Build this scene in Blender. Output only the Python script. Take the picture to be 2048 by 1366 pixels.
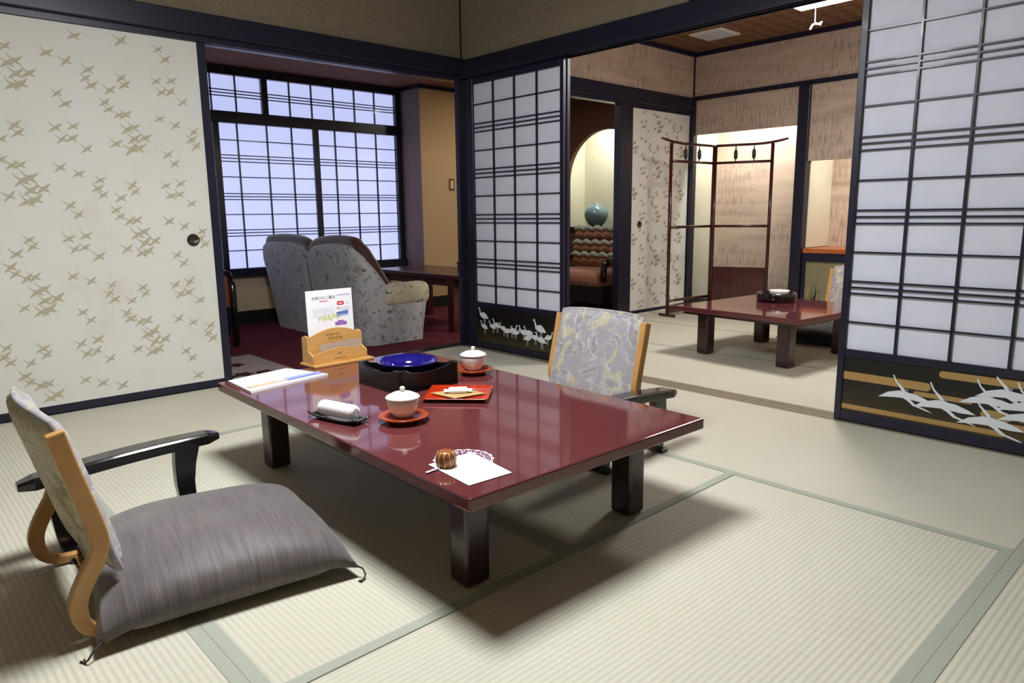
import bpy, bmesh, math, random
import numpy as np
from mathutils import Vector, Matrix

# ------------------------------------------------------------------ reset
for o in list(bpy.data.objects):
    bpy.data.objects.remove(o, do_unlink=True)
scene = bpy.context.scene
COL = scene.collection
PI = math.pi

# ------------------------------------------------------------------ camera
# room frame: corner of the two sliding-door walls at the origin, z up,
# wall with painted sliding doors on x = 0, wall with lattice screens on y = 0
CAM = np.array([4.022, -3.23, 0.95])
ROT = np.array([[0.68165386, 0.73158732, -0.01131448],
                [0.12194996, -0.12884677, -0.98413755],
                [-0.72144038, 0.66946135, -0.17704594]])
FPX = 1416.6
cam_d = bpy.data.cameras.new('camera')
cam_d.sensor_width = 36.0
cam_d.lens = 36.0 * FPX / 2048.0
cam_d.clip_start = 0.05
cam = bpy.data.objects.new('camera', cam_d)
COL.objects.link(cam)
mw = Matrix.Identity(4)
for i in range(3):
    mw[i][0] = ROT[0][i]
    mw[i][1] = -ROT[1][i]
    mw[i][2] = -ROT[2][i]
    mw[i][3] = CAM[i]
cam.matrix_world = mw
scene.camera = cam


def ray(px, py):
    return ROT.T @ np.array([(px - 1024) / FPX, (py - 683) / FPX, 1.0])


def on_z(px, py, z=0.0):
    v = ray(px, py)
    return CAM + v * (z - CAM[2]) / v[2]


def on_y(px, py, y=0.0):
    v = ray(px, py)
    return CAM + v * (y - CAM[1]) / v[1]


# ------------------------------------------------------------------ world, exposure
world = bpy.data.worlds.new('world')
scene.world = world
world.use_nodes = True
bg = world.node_tree.nodes['Background']
bg.inputs[0].default_value = (0.55, 0.62, 0.85, 1)
bg.inputs[1].default_value = 0.6
vs = scene.view_settings
vs.view_transform = 'Standard'
vs.look = 'None'
vs.exposure = 0.12
vs.gamma = 1.0
vs.use_curve_mapping = False

MAIN_LAMP_W = 37.0
MAIN_SIDE_W = 39.0
BACK_LAMP_W = 24.0
BACK_SIDE_W = 16.0
LAMP_COL = (0.93, 0.97, 1.0)


def area_light(name, loc, size, watts, color=(1, 1, 1), size_y=None, rot=(0, 0, 0), spread=None):
    l = bpy.data.lights.new(name, 'AREA')
    l.energy = watts
    l.color = color
    l.size = size
    if size_y:
        l.shape = 'RECTANGLE'
        l.size_y = size_y
    if spread:
        l.spread = spread
    o = bpy.data.objects.new(name, l)
    COL.objects.link(o)
    o.location = loc
    o.rotation_euler = rot
    return o


def side_glow(name, loc, radius, watts, color):
    l = bpy.data.lights.new(name, 'POINT')
    l.energy = watts
    l.color = color
    l.shadow_soft_size = radius
    o = bpy.data.objects.new(name, l)
    COL.objects.link(o)
    o.location = loc
    return o


# ------------------------------------------------------------------ materials
def lin(r, g, b):
    def f(c):
        c /= 255.0
        return c / 12.92 if c <= 0.04045 else ((c + 0.055) / 1.055) ** 2.4
    return (f(r), f(g), f(b), 1.0)


MATS = {}


def mat(name, col, rough=0.6, spec=0.5, metal=0.0, coat=0.0, sheen=0.0, emit=None, emit_s=0.0, trans=0.0):
    m = bpy.data.materials.new(name)
    m.use_nodes = True
    b = m.node_tree.nodes['Principled BSDF']
    b.inputs['Base Color'].default_value = col
    b.inputs['Roughness'].default_value = rough
    b.inputs['Specular IOR Level'].default_value = spec
    b.inputs['Metallic'].default_value = metal
    b.inputs['Coat Weight'].default_value = coat
    b.inputs['Coat Roughness'].default_value = 0.05
    b.inputs['Sheen Weight'].default_value = sheen
    b.inputs['Transmission Weight'].default_value = trans
    if emit:
        b.inputs['Emission Color'].default_value = emit
        b.inputs['Emission Strength'].default_value = emit_s
    MATS[name] = m
    return m


class NT:
    """small node-graph helper on one material"""
    def __init__(self, m):
        self.t = m.node_tree
        self.b = m.node_tree.nodes['Principled BSDF']

    def n(self, kind, **kw):
        nd = self.t.nodes.new(kind)
        for k, v in kw.items():
            setattr(nd, k, v)
        return nd

    def l(self, a, b):
        self.t.links.new(a, b)

    def pos(self, scale=(1, 1, 1), kind='pos', rot=(0, 0, 0)):
        mp = self.n('ShaderNodeMapping')
        mp.inputs['Scale'].default_value = scale
        mp.inputs['Rotation'].default_value = rot
        if kind == 'pos':
            g = self.n('ShaderNodeNewGeometry')
            self.l(g.outputs['Position'], mp.inputs['Vector'])
        else:
            g = self.n('ShaderNodeTexCoord')
            self.l(g.outputs['Object'], mp.inputs['Vector'])
        return mp.outputs['Vector']

    def noise(self, vec, scale=5, detail=3, rough=0.55, dist=0.0):
        nd = self.n('ShaderNodeTexNoise')
        nd.inputs['Scale'].default_value = scale
        nd.inputs['Detail'].default_value = detail
        nd.inputs['Roughness'].default_value = rough
        nd.inputs['Distortion'].default_value = dist
        self.l(vec, nd.inputs['Vector'])
        return nd.outputs['Fac']

    def ramp(self, fac, stops, interp='LINEAR'):
        nd = self.n('ShaderNodeValToRGB')
        cr = nd.color_ramp
        cr.interpolation = interp
        while len(cr.elements) < len(stops):
            cr.elements.new(0.5)
        for e, (p, c) in zip(cr.elements, stops):
            e.position = p
            e.color = c
        self.l(fac, nd.inputs['Fac'])
        return nd.outputs['Color']

    def math(self, op, a, b=None):
        nd = self.n('ShaderNodeMath', operation=op)
        for i, v in enumerate((a, b)):
            if v is None:
                continue
            if isinstance(v, (int, float)):
                nd.inputs[i].default_value = v
            else:
                self.l(v, nd.inputs[i])
        return nd.outputs[0]

    def mix(self, fac, a, b):
        nd = self.n('ShaderNodeMix', data_type='RGBA')
        for s, v in ((nd.inputs['Factor'], fac), (nd.inputs['A'], a), (nd.inputs['B'], b)):
            pass
        ins = [nd.inputs[0], nd.inputs[6], nd.inputs[7]]
        for s, v in zip(ins, (fac, a, b)):
            if isinstance(v, (int, float)):
                s.default_value = v
            elif isinstance(v, tuple):
                s.default_value = v
            else:
                self.l(v, s)
        return nd.outputs[2]

    def col(self, c):
        self.l(c, self.b.inputs['Base Color'])

    def bump(self, h, strength=0.3, dist=0.002):
        nd = self.n('ShaderNodeBump')
        nd.inputs['Strength'].default_value = strength
        nd.inputs['Distance'].default_value = dist
        self.l(h, nd.inputs['Height'])
        self.l(nd.outputs['Normal'], self.b.inputs['Normal'])


# dark lacquered timber of frames, posts and beams
m = mat('lacquer_frame', lin(25, 24, 46), 0.36, 0.45, coat=0.1)
m = mat('post_wood', lin(31, 29, 44), 0.35, 0.5)
m = mat('shoji_paper', lin(222, 222, 230), 0.85, 0.15)
k = NT(m)
k.col(k.ramp(k.noise(k.pos(), 9, 3), [(0.3, lin(220, 224, 241)), (0.8, lin(229, 232, 246))]))
m = mat('fusuma_paper', lin(225, 221, 208), 0.8, 0.2)
k = NT(m)
k.col(k.ramp(k.noise(k.pos(), 2.3, 5, 0.6), [(0.25, lin(216, 210, 196)), (0.42, lin(224, 222, 215)), (0.8, lin(227, 226, 222))]))
k.bump(k.noise(k.pos(), 220, 2), 0.06, 0.001)
m = mat('crane_ink', lin(186, 179, 154), 0.75, 0.2)
m = mat('crane_ink_small', lin(150, 142, 120), 0.75, 0.2)


def tatami(name, axis, base=(213, 207, 193)):
    m = mat(name, lin(*base), 0.62, 0.35)
    k = NT(m)
    sep = k.n('ShaderNodeSeparateXYZ')
    k.l(k.pos(), sep.inputs[0])
    c = sep.outputs['Y' if axis == 'x' else 'X']
    s = k.math('SINE', k.math('MULTIPLY', c, 2 * PI / 0.0155))
    h = k.math('MULTIPLY', k.math('ADD', s, 1.0), 0.5)
    h2 = k.math('POWER', h, 0.6)
    sc = (14, 420, 1) if axis == 'y' else (420, 14, 1)
    fine = k.noise(k.pos((420, 14, 1) if axis == 'y' else (14, 420, 1)), 1, 2)
    big = k.noise(k.pos(), 1.7, 4)
    a = k.mix(big, lin(base[0] - 10, base[1] - 9, base[2] - 16), lin(base[0] + 8, base[1] + 8, base[2] + 8))
    b = k.mix(k.math('MULTIPLY', fine, 0.25), a, lin(base[0] - 40, base[1] - 38, base[2] - 50))
    c2 = k.mix(h2, k.mix(0.62, lin(base[0] - 46, base[1] - 43, base[2] - 46), b), b)
    k.col(c2)
    k.bump(h2, 0.4, 0.002)
    return m


tatami('tatami_x', 'x')
tatami('tatami_y', 'y')
m = mat('mat_border_cloth', lin(168, 172, 158), 0.75, 0.25)
k = NT(m)
k.bump(k.noise(k.pos((900, 900, 900)), 1, 1), 0.15, 0.001)
mat('seam_dark', lin(40, 36, 28), 0.9, 0.1)
m = mat('table_lacquer', lin(98, 48, 49), 0.07, 0.5, coat=0.3)
k = NT(m)
k.col(k.ramp(k.noise(k.pos(), 3, 3), [(0.2, lin(96, 46, 48)), (0.8, lin(103, 51, 52))]))
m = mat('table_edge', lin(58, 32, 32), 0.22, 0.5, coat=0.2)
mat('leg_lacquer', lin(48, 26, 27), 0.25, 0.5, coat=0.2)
mat('black_lacquer', lin(22, 20, 22), 0.16, 0.5, coat=0.4)
mat('tray_black', lin(15, 14, 16), 0.3, 0.35)
mat('black_matte', lin(24, 22, 24), 0.55, 0.4)


def wood(name, c1, c2, scale=(4, 4, 60), rough=0.4, kind='obj', coat=0.0):
    m = mat(name, lin(*c1), rough, 0.4, coat=coat)
    k = NT(m)
    f = k.noise(k.pos(scale, kind), 1.0, 4, 0.6, 0.6)
    k.col(k.ramp(f, [(0.3, lin(*c1)), (0.7, lin(*c2))]))
    return m


wood('bent_wood', (196, 152, 96), (180, 132, 76), (30, 6, 6), 0.35)
wood('stand_wood', (212, 166, 102), (198, 148, 82), (40, 5, 40), 0.4)
wood('shelf_wood', (190, 108, 58), (170, 90, 46), (3, 40, 40), 0.3)
wood('sill_wood', (150, 138, 118), (132, 120, 102), (2, 60, 60), 0.45)
wood('mahogany', (76, 30, 28), (56, 22, 22), (20, 20, 4), 0.25, coat=0.3)
wood('ash_dark_wood', (78, 32, 30), (62, 26, 26), (3, 30, 30), 0.3, coat=0.2)


def brocade(name, base, dark, yellow, white):
    m = mat(name, lin(*base), 0.7, 0.3, sheen=0.2)
    k = NT(m)
    v = k.pos((1, 1, 1), 'obj')
    n1 = k.noise(v, 8.5, 3, 0.5, 2.0)
    n2 = k.noise(k.pos((1, 1, 1), 'obj', (0.4, 0.9, 0.3)), 9, 2, 0.5, 1.5)
    n3 = k.noise(v, 60, 2)
    body = k.mix(n3, lin(*base), lin(*dark))
    edge = k.ramp(n1, [(0.50, (0, 0, 0, 1)), (0.535, (1, 1, 1, 1)), (0.57, (0, 0, 0, 1))])
    fill = k.ramp(n1, [(0.56, (0, 0, 0, 1)), (0.60, (1, 1, 1, 1))])
    fl = k.ramp(n2, [(0.57, (0, 0, 0, 1)), (0.62, (1, 1, 1, 1))])
    c = k.mix(fill, body, lin(*dark))
    c = k.mix(k.math('MULTIPLY', fl, 0.75), c, lin(*yellow))
    c = k.mix(k.math('MULTIPLY', edge, 0.6), c, lin(*white))
    sp = k.ramp(k.noise(v, 42, 3, 0.6, 1.0), [(0.56, (0, 0, 0, 1)), (0.66, (1, 1, 1, 1))])
    c = k.mix(k.math('MULTIPLY', sp, 0.55), c, lin(*yellow))
    k.col(c)
    k.bump(n1, 0.25, 0.004)
    return m


brocade('brocade_front', (164, 160, 168), (144, 139, 146), (186, 178, 142), (206, 202, 200))
brocade('brocade_back', (206, 203, 186), (184, 172, 132), (146, 126, 80), (222, 219, 206))
m = mat('cushion_silk', lin(112, 100, 100), 0.55, 0.3, sheen=0.5)
k = NT(m)
f = k.noise(k.pos((7, 150, 7), 'obj'), 1, 3, 0.6, 0.3)
k.col(k.ramp(f, [(0.25, lin(76, 69, 71)), (0.55, lin(100, 91, 92)), (0.8, lin(122, 108, 104))]))
k.bump(f, 0.1, 0.001)
mat('navy_cloth', lin(26, 26, 34), 0.8, 0.3, sheen=0.3)
mat('cord_dark', lin(52, 46, 40), 0.7)
m = mat('carpet_red', lin(98, 36, 46), 0.95, 0.05)
k = NT(m)
n = k.noise(k.pos(), 260, 2)
n2 = k.noise(k.pos(), 3, 3)
k.col(k.mix(n2, k.mix(n, lin(80, 34, 42), lin(114, 54, 62)), lin(108, 52, 60)))
k.bump(n, 0.4, 0.004)
m = mat('rug_grey', lin(160, 146, 138), 0.95, 0.1)
k = NT(m)
n = k.noise(k.pos(), 120, 2)
k.col(k.mix(n, lin(150, 134, 128), lin(178, 164, 154)))
mat('rug_motif', lin(66, 34, 34), 0.95, 0.1)
m = mat('sofa_fabric', lin(140, 138, 140), 0.85, 0.2, sheen=0.3)
k = NT(m)
v = k.pos((1, 1, 1), 'obj')
n1 = k.noise(v, 17, 3, 0.6, 0.8)
n2 = k.noise(v, 6, 3)
n3 = k.noise(v, 27, 2, 0.5, 0.4)
c = k.mix(n2, lin(168, 168, 176), lin(192, 189, 184))
c = k.mix(k.ramp(n1, [(0.54, (0, 0, 0, 1)), (0.70, (1, 1, 1, 1))]), c, lin(132, 128, 132))
c = k.mix(k.ramp(n3, [(0.62, (0, 0, 0, 1)), (0.70, (1, 1, 1, 1))]), c, lin(88, 86, 90))
k.col(c)
m2 = m.copy()
m2.name = 'arm_fabric'
MATS['arm_fabric'] = m2
for nd in m2.node_tree.nodes:
    if nd.type == 'MIX' and not nd.inputs[6].is_linked and not nd.inputs[7].is_linked:
        nd.inputs[6].default_value = lin(186, 174, 150)
        nd.inputs[7].default_value = lin(206, 192, 164)
mat('brown_velvet', lin(70, 38, 28), 0.6, 0.3, sheen=0.6)
m = mat('tuft_fabric', lin(150, 96, 70), 0.8, 0.2, sheen=0.4)
k = NT(m)
k.col(k.ramp(k.noise(k.pos((1, 1, 1), 'obj'), 26, 3), [(0.3, lin(146, 104, 80)), (0.7, lin(178, 124, 90))]))
mat('tuft_pale', lin(178, 190, 180), 0.85, 0.2, sheen=0.4)
m = mat('plaster_beige', lin(134, 123, 102), 0.9, 0.15)
k = NT(m)
k.col(k.ramp(k.noise(k.pos(), 60, 4), [(0.3, lin(124, 114, 94)), (0.7, lin(138, 128, 108))]))
k.bump(k.noise(k.pos(), 160, 3), 0.2, 0.001)
mat('wall_ochre', lin(192, 162, 122), 0.85, 0.2)
mat('wall_mauve', lin(150, 130, 130), 0.85, 0.2)
mat('wall_cream', lin(206, 190, 158), 0.85, 0.2)
mat('wall_brown', lin(104, 76, 62), 0.8, 0.2)
mat('niche_cream', lin(220, 217, 196), 0.85, 0.2)
mat('ceiling_brown', lin(132, 90, 74), 0.8, 0.2)
mat('ceiling_plain', lin(150, 132, 104), 0.8, 0.2)


def wallpaper(name, axis):
    """pink-beige paper with cloud bands and upright grass strokes"""
    m = mat(name, lin(196, 170, 152), 0.85, 0.2)
    k = NT(m)
    s = (1.0, 0.3, 9.0) if axis == 'x' else (0.3, 1.0, 9.0)
    bands = k.noise(k.pos(s), 1.0, 3, 0.5)
    base = k.ramp(bands, [(0.35, lin(180, 160, 146)), (0.5, lin(198, 178, 160)), (0.65, lin(188, 166, 154))])
    strokes = k.noise(k.pos((70, 70, 8.0)), 1.0, 2, 0.5)
    patch = k.noise(k.pos((2.6, 2.6, 4.2)), 1.0, 2, 0.5)
    st = k.math('MULTIPLY', k.ramp(strokes, [(0.50, (0, 0, 0, 1)), (0.60, (1, 1, 1, 1))]),
                k.ramp(patch, [(0.40, (0, 0, 0, 1)), (0.52, (1, 1, 1, 1))]))
    k.col(k.mix(k.math('MULTIPLY', st, 0.6), base, lin(142, 126, 114)))
    return m


wallpaper('grass_paper_x', 'x')
wallpaper('grass_paper_y', 'y')
m = mat('woven_ceiling', lin(128, 92, 66), 0.6, 0.3)
k = NT(m)
ch = k.n('ShaderNodeTexChecker')
ch.inputs['Scale'].default_value = 1.0
k.l(k.pos((11, 11, 0.001), 'pos', (0, 0, PI / 4)), ch.inputs['Vector'])
ch.inputs['Color1'].default_value = lin(140, 102, 72)
ch.inputs['Color2'].default_value = lin(108, 76, 54)
k.col(k.mix(k.math('MULTIPLY', k.noise(k.pos((90, 90, 1)), 1, 2), 0.5), ch.outputs['Color'], lin(96, 68, 48)))
mat('white_plastic', lin(226, 224, 216), 0.5, 0.4)
mat('lamp_glow', (1, 1, 1, 1), 0.5, emit=(1.0, 0.97, 0.92, 1), emit_s=9.0)
mat('tube_glow', (1, 1, 1, 1), 0.5, emit=(1.0, 0.98, 0.88, 1), emit_s=14.0)
m = mat('window_paper', lin(205, 210, 235), 1.0, 0.0, emit=lin(178, 187, 232), emit_s=1.0)
mat('porcelain', lin(236, 232, 224), 0.15, 0.5, coat=0.3)
mat('saucer_wood', lin(158, 62, 26), 0.25, 0.5, coat=0.3)
mat('red_lacquer', lin(178, 46, 20), 0.2, 0.5, coat=0.3)
mat('tan_paper', lin(178, 146, 98), 0.8, 0.2)
mat('white_paper', lin(238, 238, 242), 0.8, 0.2)
mat('grey_paper', lin(182, 160, 146), 0.7, 0.3)
mat('towel', lin(238, 238, 242), 0.95, 0.1, sheen=0.4)
mat('cobalt', lin(24, 19, 108), 0.08, 0.6, coat=0.5)
mat('blue_print', lin(110, 128, 196), 0.6)
mat('beige_print', lin(214, 186, 156), 0.6)
mat('ink_black', lin(36, 34, 40), 0.7)
mat('ink_brown', lin(96, 62, 34), 0.7)
mat('ink_red', lin(206, 40, 52), 0.6)
mat('ink_lilac', lin(196, 180, 222), 0.7)
mat('ink_yellow', lin(206, 208, 140), 0.7)
mat('ink_blue', lin(98, 132, 206), 0.7)
mat('ink_purple', lin(150, 108, 180), 0.7)
mat('ink_grey', lin(196, 196, 210), 0.7)
mat('ink_pale_green', lin(206, 226, 190), 0.7)
mat('caramel', lin(150, 84, 34), 0.35, 0.4, coat=0.3)
mat('lace', lin(214, 196, 220), 0.8)
m = mat('clear_film', (1, 1, 1, 1), 0.05, 0.5, trans=1.0)
mat('iron', lin(42, 36, 34), 0.45, 0.5)
mat('pull_dark', lin(50, 34, 30), 0.4, 0.5, coat=0.2)
mat('gold_lacquer', lin(178, 144, 88), 0.4, 0.5, metal=0.2)
mat('kick_black', lin(30, 25, 18), 0.35, 0.5)
m = mat('kick_gold_dust', lin(44, 36, 20), 0.35, 0.5)
k = NT(m)
sep = k.n('ShaderNodeSeparateXYZ')
k.l(k.pos(), sep.inputs[0])
g = k.ramp(k.math('ADD', k.math('MULTIPLY', sep.outputs['Z'], 3.4), k.math('MULTIPLY', k.noise(k.pos(), 3, 3), 0.35)),
           [(0.25, lin(80, 64, 34)), (0.55, lin(46, 38, 22)), (0.92, lin(17, 15, 13))])
k.col(g)
mat('crane_white', lin(226, 232, 238), 0.6, 0.3)
mat('crane_shade', lin(128, 150, 156), 0.6, 0.3)
mat('celadon', lin(112, 140, 150), 0.18, 0.5, coat=0.3)
m = mat('iris_panel', lin(134, 126, 98), 0.6, 0.3)
mat('iris_leaf', lin(70, 74, 52), 0.7)


# ------------------------------------------------------------------ mesh helpers
class MB:
    def __init__(self):
        self.v = []
        self.f = []

    def add(self, vs, fs):
        o = len(self.v)
        self.v += [tuple(p) for p in vs]
        self.f += [tuple(i + o for i in f) for f in fs]
        return self

    def box(self, x0, x1, y0, y1, z0, z1):
        vs = [(x, y, z) for z in (z0, z1) for y in (y0, y1) for x in (x0, x1)]
        return self.add(vs, [(0, 2, 3, 1), (4, 5, 7, 6), (0, 1, 5, 4), (2, 6, 7, 3), (0, 4, 6, 2), (1, 3, 7, 5)])

    def poly(self, pts):
        return self.add(pts, [tuple(range(len(pts)))])

    def prism(self, pts2, plane, a, b):
        """extrude a 2-D outline: plane 'xz' along y, 'yz' along x, 'xy' along z"""
        def P(p, t):
            if plane == 'xz':
                return (p[0], t, p[1])
            if plane == 'yz':
                return (t, p[0], p[1])
            return (p[0], p[1], t)
        n = len(pts2)
        vs = [P(p, a) for p in pts2] + [P(p, b) for p in pts2]
        fs = [tuple(range(n))[::-1], tuple(range(n, 2 * n))]
        fs += [(i, (i + 1) % n, n + (i + 1) % n, n + i) for i in range(n)]
        return self.add(vs, fs)

    def lathe(self, prof, n=32, c=(0, 0, 0), cap=True):
        vs = []
        fs = []
        for r, z in prof:
            for i in range(n):
                a = 2 * PI * i / n
                vs.append((c[0] + r * math.cos(a), c[1] + r * math.sin(a), c[2] + z))
        for j in range(len(prof) - 1):
            for i in range(n):
                fs.append((j * n + i, j * n + (i + 1) % n, (j + 1) * n + (i + 1) % n, (j + 1) * n + i))
        if cap:
            if prof[0][0] > 1e-5:
                fs.append(tuple(range(n))[::-1])
            if prof[-1][0] > 1e-5:
                fs.append(tuple((len(prof) - 1) * n + i for i in range(n)))
        return self.add(vs, fs)

    def tube(self, path, r, n=8, cap=True):
        path = [Vector(p) for p in path]
        rs = r if isinstance(r, (list, tuple)) else [r] * len(path)
        up = Vector((0, 0, 1))
        vs = []
        fs = []
        prev = None
        for i, p in enumerate(path):
            t = (path[min(i + 1, len(path) - 1)] - path[max(i - 1, 0)]).normalized()
            if prev is None:
                a = t.cross(up)
                if a.length < 1e-3:
                    a = t.cross(Vector((1, 0, 0)))
            else:
                a = prev - t * prev.dot(t)
            a.normalize()
            prev = a
            b = t.cross(a)
            for k_ in range(n):
                g = 2 * PI * k_ / n
                vs.append(p + (a * math.cos(g) + b * math.sin(g)) * rs[i])
        for i in range(len(path) - 1):
            for k_ in range(n):
                fs.append((i * n + k_, i * n + (k_ + 1) % n, (i + 1) * n + (k_ + 1) % n, (i + 1) * n + k_))
        if cap:
            fs.append(tuple(range(n))[::-1])
            fs.append(tuple((len(path) - 1) * n + i for i in range(n)))
        return self.add(vs, fs)

    def grid(self, fn, nu, nv, closed_u=False):
        vs = [fn(i / nu, j / nv) for j in range(nv + 1) for i in range(nu + (0 if closed_u else 1))]
        w = nu + (0 if closed_u else 1)
        fs = []
        for j in range(nv):
            for i in range(nu):
                i2 = (i + 1) % w
                fs.append((j * w + i, j * w + i2, (j + 1) * w + i2, (j + 1) * w + i))
        return self.add(vs, fs)


def obj(name, mb, material, parent=None, smooth=False, bevel=0.0, seg=2, sub=0, loc=None, weld=False):
    me = bpy.data.meshes.new(name)
    if weld or bevel or sub:
        bm = bmesh.new()
        bv = [bm.verts.new(p) for p in mb.v]
        for f in mb.f:
            try:
                bm.faces.new([bv[i] for i in f])
            except ValueError:
                pass
        bmesh.ops.remove_doubles(bm, verts=bm.verts, dist=1e-5)
        bmesh.ops.recalc_face_normals(bm, faces=bm.faces)
        if bevel:
            ed = [e for e in bm.edges if len(e.link_faces) == 2 and e.calc_face_angle(0) > 0.5]
            bmesh.ops.bevel(bm, geom=ed, offset=bevel, segments=seg, profile=0.5, affect='EDGES')
        bm.to_mesh(me)
        bm.free()
    else:
        me.from_pydata(mb.v, [], mb.f)
    me.update()
    me.materials.append(MATS[material] if isinstance(material, str) else material)
    if smooth:
        for p in me.polygons:
            p.use_smooth = True
    o = bpy.data.objects.new(name, me)
    COL.objects.link(o)
    if parent:
        o.parent = parent
    if loc:
        o.location = loc
    if sub:
        md = o.modifiers.new('sub', 'SUBSURF')
        md.levels = sub
        md.render_levels = sub
    return o


def box(name, x0, x1, y0, y1, z0, z1, material, parent=None, bevel=0.0, seg=2):
    return obj(name, MB().box(x0, x1, y0, y1, z0, z1), material, parent, bevel=bevel, seg=seg, smooth=False)


def tag(o, label, cat=None, group=None, kind=None):
    if label:
        o['label'] = label
    if cat:
        o['category'] = cat
    if group:
        o['group'] = group
    if kind:
        o['kind'] = kind
    return o


def thing(name, label, cat, loc=(0, 0, 0), rz=0.0, group=None, kind=None):
    o = bpy.data.objects.new(name, None)
    o.empty_display_size = 0.1
    COL.objects.link(o)
    o.location = loc
    o.rotation_euler = (0, 0, rz)
    return tag(o, label, cat, group, kind)


def struct(name, label, cat, mb, material, bevel=0.0):
    return tag(obj(name, mb, material, bevel=bevel), label, cat, kind='structure')


def copy_tree(o, parent=None):
    c = o.copy()
    COL.objects.link(c)
    c.parent = parent
    for ch in o.children:
        copy_tree(ch, c)
    return c


def text_mesh(s, size):
    cu = bpy.data.curves.new('lettering', 'FONT')
    cu.body = s
    cu.size = size
    cu.resolution_u = 3
    cu.fill_mode = 'FRONT'
    t = bpy.data.objects.new('lettering_tmp', cu)
    COL.objects.link(t)
    bpy.context.view_layer.update()
    dg = bpy.context.evaluated_depsgraph_get()
    me = bpy.data.meshes.new_from_object(t.evaluated_get(dg))
    bpy.data.objects.remove(t, do_unlink=True)
    return me


# ================================================================== SETTING
H_LINTEL = 1.845
# ---- floors ----------------------------------------------------------
floor = struct('floor', 'tatami floor of the main room and the room behind it', 'floor',
               MB().box(0.0, 4.62, -4.6, 0.0, -0.12, -0.052).box(-0.1, 2.8, 0.115, 3.12, -0.12, -0.052), 'seam_dark')


def tatami_mat(x0, x1, y0, y1, axis, edges):
    """axis = direction of the ridges; edges: string of sides with cloth border (w e s n)"""
    g = 0.0008
    bw = 0.031
    mt = box('tatami_mat', x0 + g, x1 - g, y0 + g, y1 - g, -0.05, 0.0, 'tatami_' + axis, floor, bevel=0.002, seg=1)
    for s in edges:
        a = [x0 + g, x1 - g, y0 + g, y1 - g]
        if s == 'w':
            a[1] = x0 + bw
        elif s == 'e':
            a[0] = x1 - bw
        elif s == 's':
            a[3] = y0 + bw
        else:
            a[2] = y1 - bw
        if s in 'we':
            a[2] += bw * ('s' in edges)
            a[3] -= bw * ('n' in edges)
        box('mat_border', a[0] - 0.0004, a[1] + 0.0004, a[2] - 0.0004, a[3] + 0.0004, -0.03, 0.0014, 'mat_border_cloth', mt)


tatami_mat(0, 0.92, -2.735, -0.96, 'y', 'e')
tatami_mat(0, 1.84, -3.655, -2.735, 'x', 'ns')
tatami_mat(1.84, 3.62, -3.655, -2.735, 'x', 'ns')
tatami_mat(0.92, 2.762, -1.835, -0.96, 'x', 'se')
tatami_mat(0.92, 2.762, -2.735, -1.835, 'x', 'sne')
tatami_mat(2.762, 3.62, -2.735, -0.96, 'y', 'e')
tatami_mat(0, 1.84, -0.96, -0.012, 'x', 's')
tatami_mat(1.84, 3.62, -0.96, -0.012, 'x', 's')
tatami_mat(3.62, 4.6, -1.84, -0.012, 'y', 'w')
tatami_mat(3.62, 4.6, -3.655, -1.84, 'y', 'w')
tatami_mat(0, 2.3, -4.58, -3.655, 'x', 'n')
tatami_mat(2.3, 4.6, -4.58, -3.655, 'x', 'n')
# room behind
tatami_mat(-0.1, 0.92, 0.125, 1.03, 'x', 'n')
tatami_mat(0.92, 2.76, 0.125, 1.03, 'x', 'n')
tatami_mat(-0.1, 0.88, 1.03, 1.93, 'x', 'n')
tatami_mat(0.88, 2.76, 1.03, 1.93, 'x', 'n')
tatami_mat(-0.1, 1.3, 1.93, 3.09, 'x', '')
tatami_mat(1.3, 2.76, 1.93, 3.09, 'x', '')

# threshold between the two tatami rooms: wooden sill with running grooves
sill = struct('trim_1', 'brown wooden threshold with dark running grooves between the tatami rooms', 'threshold',
              MB().box(0.0, 4.6, -0.012, 0.125, -0.05, -0.008), 'seam_dark')
for a, b in ((-0.0115, 0.008), (0.016, 0.044), (0.052, 0.080), (0.088, 0.1245)):
    box('sill_strip', 0.0, 4.6, a, b, -0.008, 0.0006, 'sill_wood', sill)
sill2 = struct('trim_2', 'dark threshold between the tatami and the red carpet', 'threshold',
               MB().box(-0.12, 0.0, -3.6, 0.0, -0.05, -0.006).box(-0.12, -0.0201, 0.0, 0.12, -0.05, 0.0), 'seam_dark')
for a, b in ((-0.119, -0.096), (-0.088, -0.064), (-0.056, -0.032), (-0.024, 0.0)):
    box('sill_strip', a, b, -3.6, 0.0, -0.006, 0.0, 'post_wood', sill2)

# ---- corner post and beams ------------------------------------------
struct('trim_3', 'dark lacquered corner post between the painted door and the lattice screen', 'post',
       MB().box(-0.02, 0.019, 0.0, 0.1, 0.0, 1.90).box(0.019, 0.104, 0.03, 0.092, 0.0, 1.866).box(-0.0049, 0.003, 0.047, 0.0549, 2.0, 2.5), 'post_wood')
t = struct('trim_4', 'dark lacquered beam above the painted sliding door', 'beam',
           MB().box(-0.02, 0.045, -4.6, 0.05, 1.892, 2.004), 'lacquer_frame', bevel=0.005)
struct('trim_5', 'dark grooved lintel over the painted sliding door', 'lintel',
       MB().box(-0.12, 0.012, -4.6, -0.0001, 1.878, 1.892).box(-0.12, -0.0201, -0.0001, 0.12, 1.872, 2.0).box(-0.12, -0.064, -4.6, -0.0001, 1.872, 1.878)
       .box(0.002, 0.012, -4.6, -0.0001, 1.862, 1.878), 'lacquer_frame')
t = struct('trim_6', 'dark lacquered beam above the lattice screens', 'beam',
           MB().box(0.02, 4.6, 0.03, 0.092, 1.90, 1.995), 'lacquer_frame', bevel=0.005)
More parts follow.
